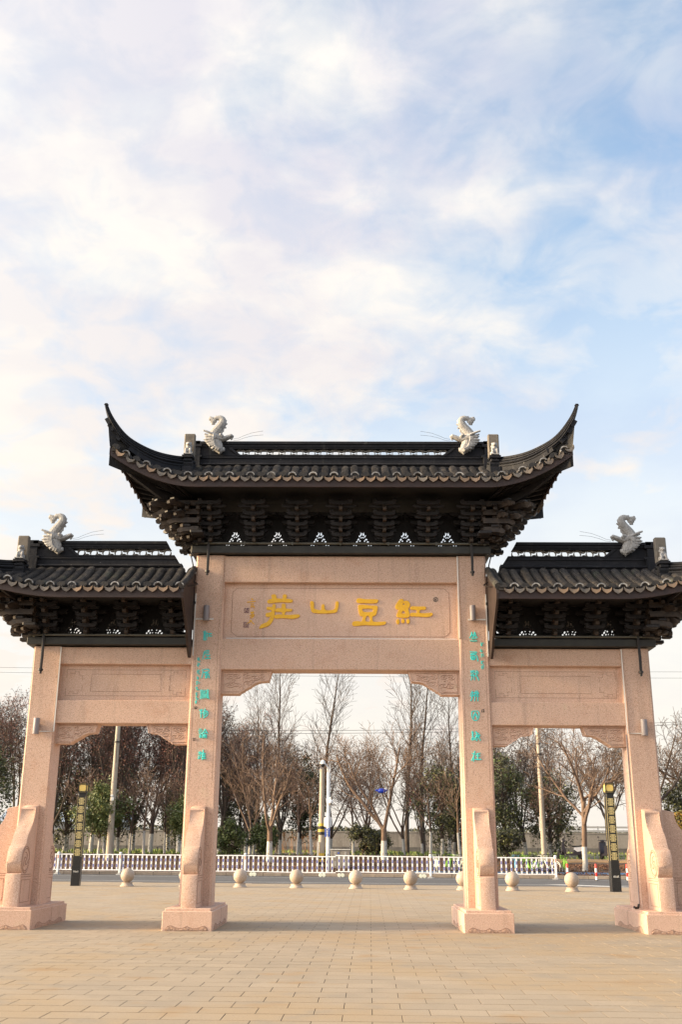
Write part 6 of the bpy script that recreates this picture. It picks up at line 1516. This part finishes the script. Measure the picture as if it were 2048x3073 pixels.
for x, y, s, r, lb in [(-1.4, 60, 1.0, .4, 'twiggy bare tree behind the two poles'), (1.4, 63, 1.08, 2.1, 'twiggy bare tree right of the camera pole'), (4.0, 58, 1.0, 3.5, 'twiggy bare tree right of the balloon tree'), (8.0, 66, 1.1, 5.1, 'twiggy bare tree next to the right centre pillar'), (-6.4, 49.5, .95, 1.0, 'twiggy bare tree left of the wide forked tree'), (15.6, 60, 1.0, 4.2, 'twiggy bare tree behind the right lantern')]:
    plant('twiggy', x, y, s, r, lb, group='twiggy bare trees')
# yellow-leaved little tree at the right edge
PR_['gold'] = evergreen_proto(31, 1.7, 2.9, .6, 900, ['leaf_yellow', 'leaf_olive'], .09, .05, 18, 'bark')
plant('gold', 21.2, 47.5, 1.05, .4, 'small yellow-leaved tree beside the rightmost drum stones', 'tree', None, 'yellow_tree')
# balloon and ribbon caught in the twigs
m = MB(); m.ball((0, 0, 0), .20, 14, (1.25, 1, .75)); m.tube([(-.22, 0, 0), (-.32, 0, .03), (-.36, 0, .0)], [.05, .07, .03], 6); m.tube([(.22, 0, 0), (.31, 0, .03), (.34, 0, .01)], [.05, .06, .03], 6); o = m.obj('balloon', 'balloon', smooth=True); o.location = (1.96, 41.6, 4.6); tag(o, 'blue foil balloon caught in the tall forked tree', 'balloon')
m = MB(); m.tube([(0, 0, 0), (.05, 0, -.2), (-.03, 0, -.4)], .03, 4, True, (.3, 1.2)); o = m.obj('ribbon', 'red_paint'); o.location = (3.6, 41.8, 4.2); tag(o, 'small red ribbon hanging right of the blue balloon', 'ribbon')

# leaf litter on the bank, grass by the wall, reeds, far tree belt
def scatter():
    rng = random.Random(77); m = MB()
    for _ in range(30000):
        x = rng.uniform(-24, 19); k = rng.uniform(.4, 7.5 if x < 9 else 5.4); y = road_far(x)+k; p = Vector((x, y, terrain_z(x, y)+rng.uniform(.01, .10))); m.mi = 0; leaf_quad(m, p, rng.uniform(.03, .062), rng, .5)
    tag(m.obj('leaf_litter', 'leaf_litter', recalc=False), 'fallen brown leaves covering the planted bank', 'leaves', kind='stuff')
    m = MB()
    for _ in range(9000):
        x = rng.uniform(-40, 40); y = 47+rng.random()**1.3*46; 
        if noise.noise(Vector((x*.12, y*.10, 3))) < -.05: continue
        z = terrain_z(x, y); h = rng.uniform(.10, .30); w = rng.uniform(.05, .11); a = rng.uniform(0, 3.14); dx, dy = math.cos(a)*w, math.sin(a)*w; lx = rng.gauss(0, .05)
        o = len(m.v); m.v += [(x-dx, y-dy, z-.02), (x+dx, y+dy, z-.02), (x+lx, y+lx, z+h)]; m.f.append((o, o+1, o+2)); m.m.append(0)
    tag(m.obj('grass', 'grass', recalc=False), 'patchy green grass between the bank and the wall', 'grass', kind='stuff')
    m = MB()
    for _ in range(70):
        x = rng.uniform(-5.6, -2.6)+(0 if rng.random() < .7 else 1.2); y = rng.uniform(66, 71); z = terrain_z(x, y); h = rng.uniform(.9, 1.5); lx = rng.gauss(0, .18)
        m.tube([(x, y, z), (x+lx*.4, y, z+h*.6), (x+lx, y, z+h)], [.012, .01, .008], 3); m.tube([(x+lx, y, z+h), (x+lx*1.4, y, z+h+.25), (x+lx*2.1, y, z+h+.38)], [.03, .06, .015], 4)
    tag(m.obj('reed_bed', 'reed', recalc=False), 'dry orange reeds in front of the wall left of the poles', 'reeds', kind='stuff')
    m = MB()
    for _ in range(30000):
        x = rng.uniform(-75, 75); y = rng.uniform(128, 138); top = 3.9+1.0*noise.noise(Vector((x*.09, 0, 7)))+.5*noise.noise(Vector((x*.4, 0, 2)))
        z = 1.0+(top-1.0)*rng.random()**.6; leaf_quad(m, Vector((x, y, z)), rng.uniform(.16, .32), rng)
    tag(m.obj('far_tree_belt', 'leaf_dark', recalc=False), 'dark belt of far trees beyond the wall', 'trees', kind='stuff')
scatter()
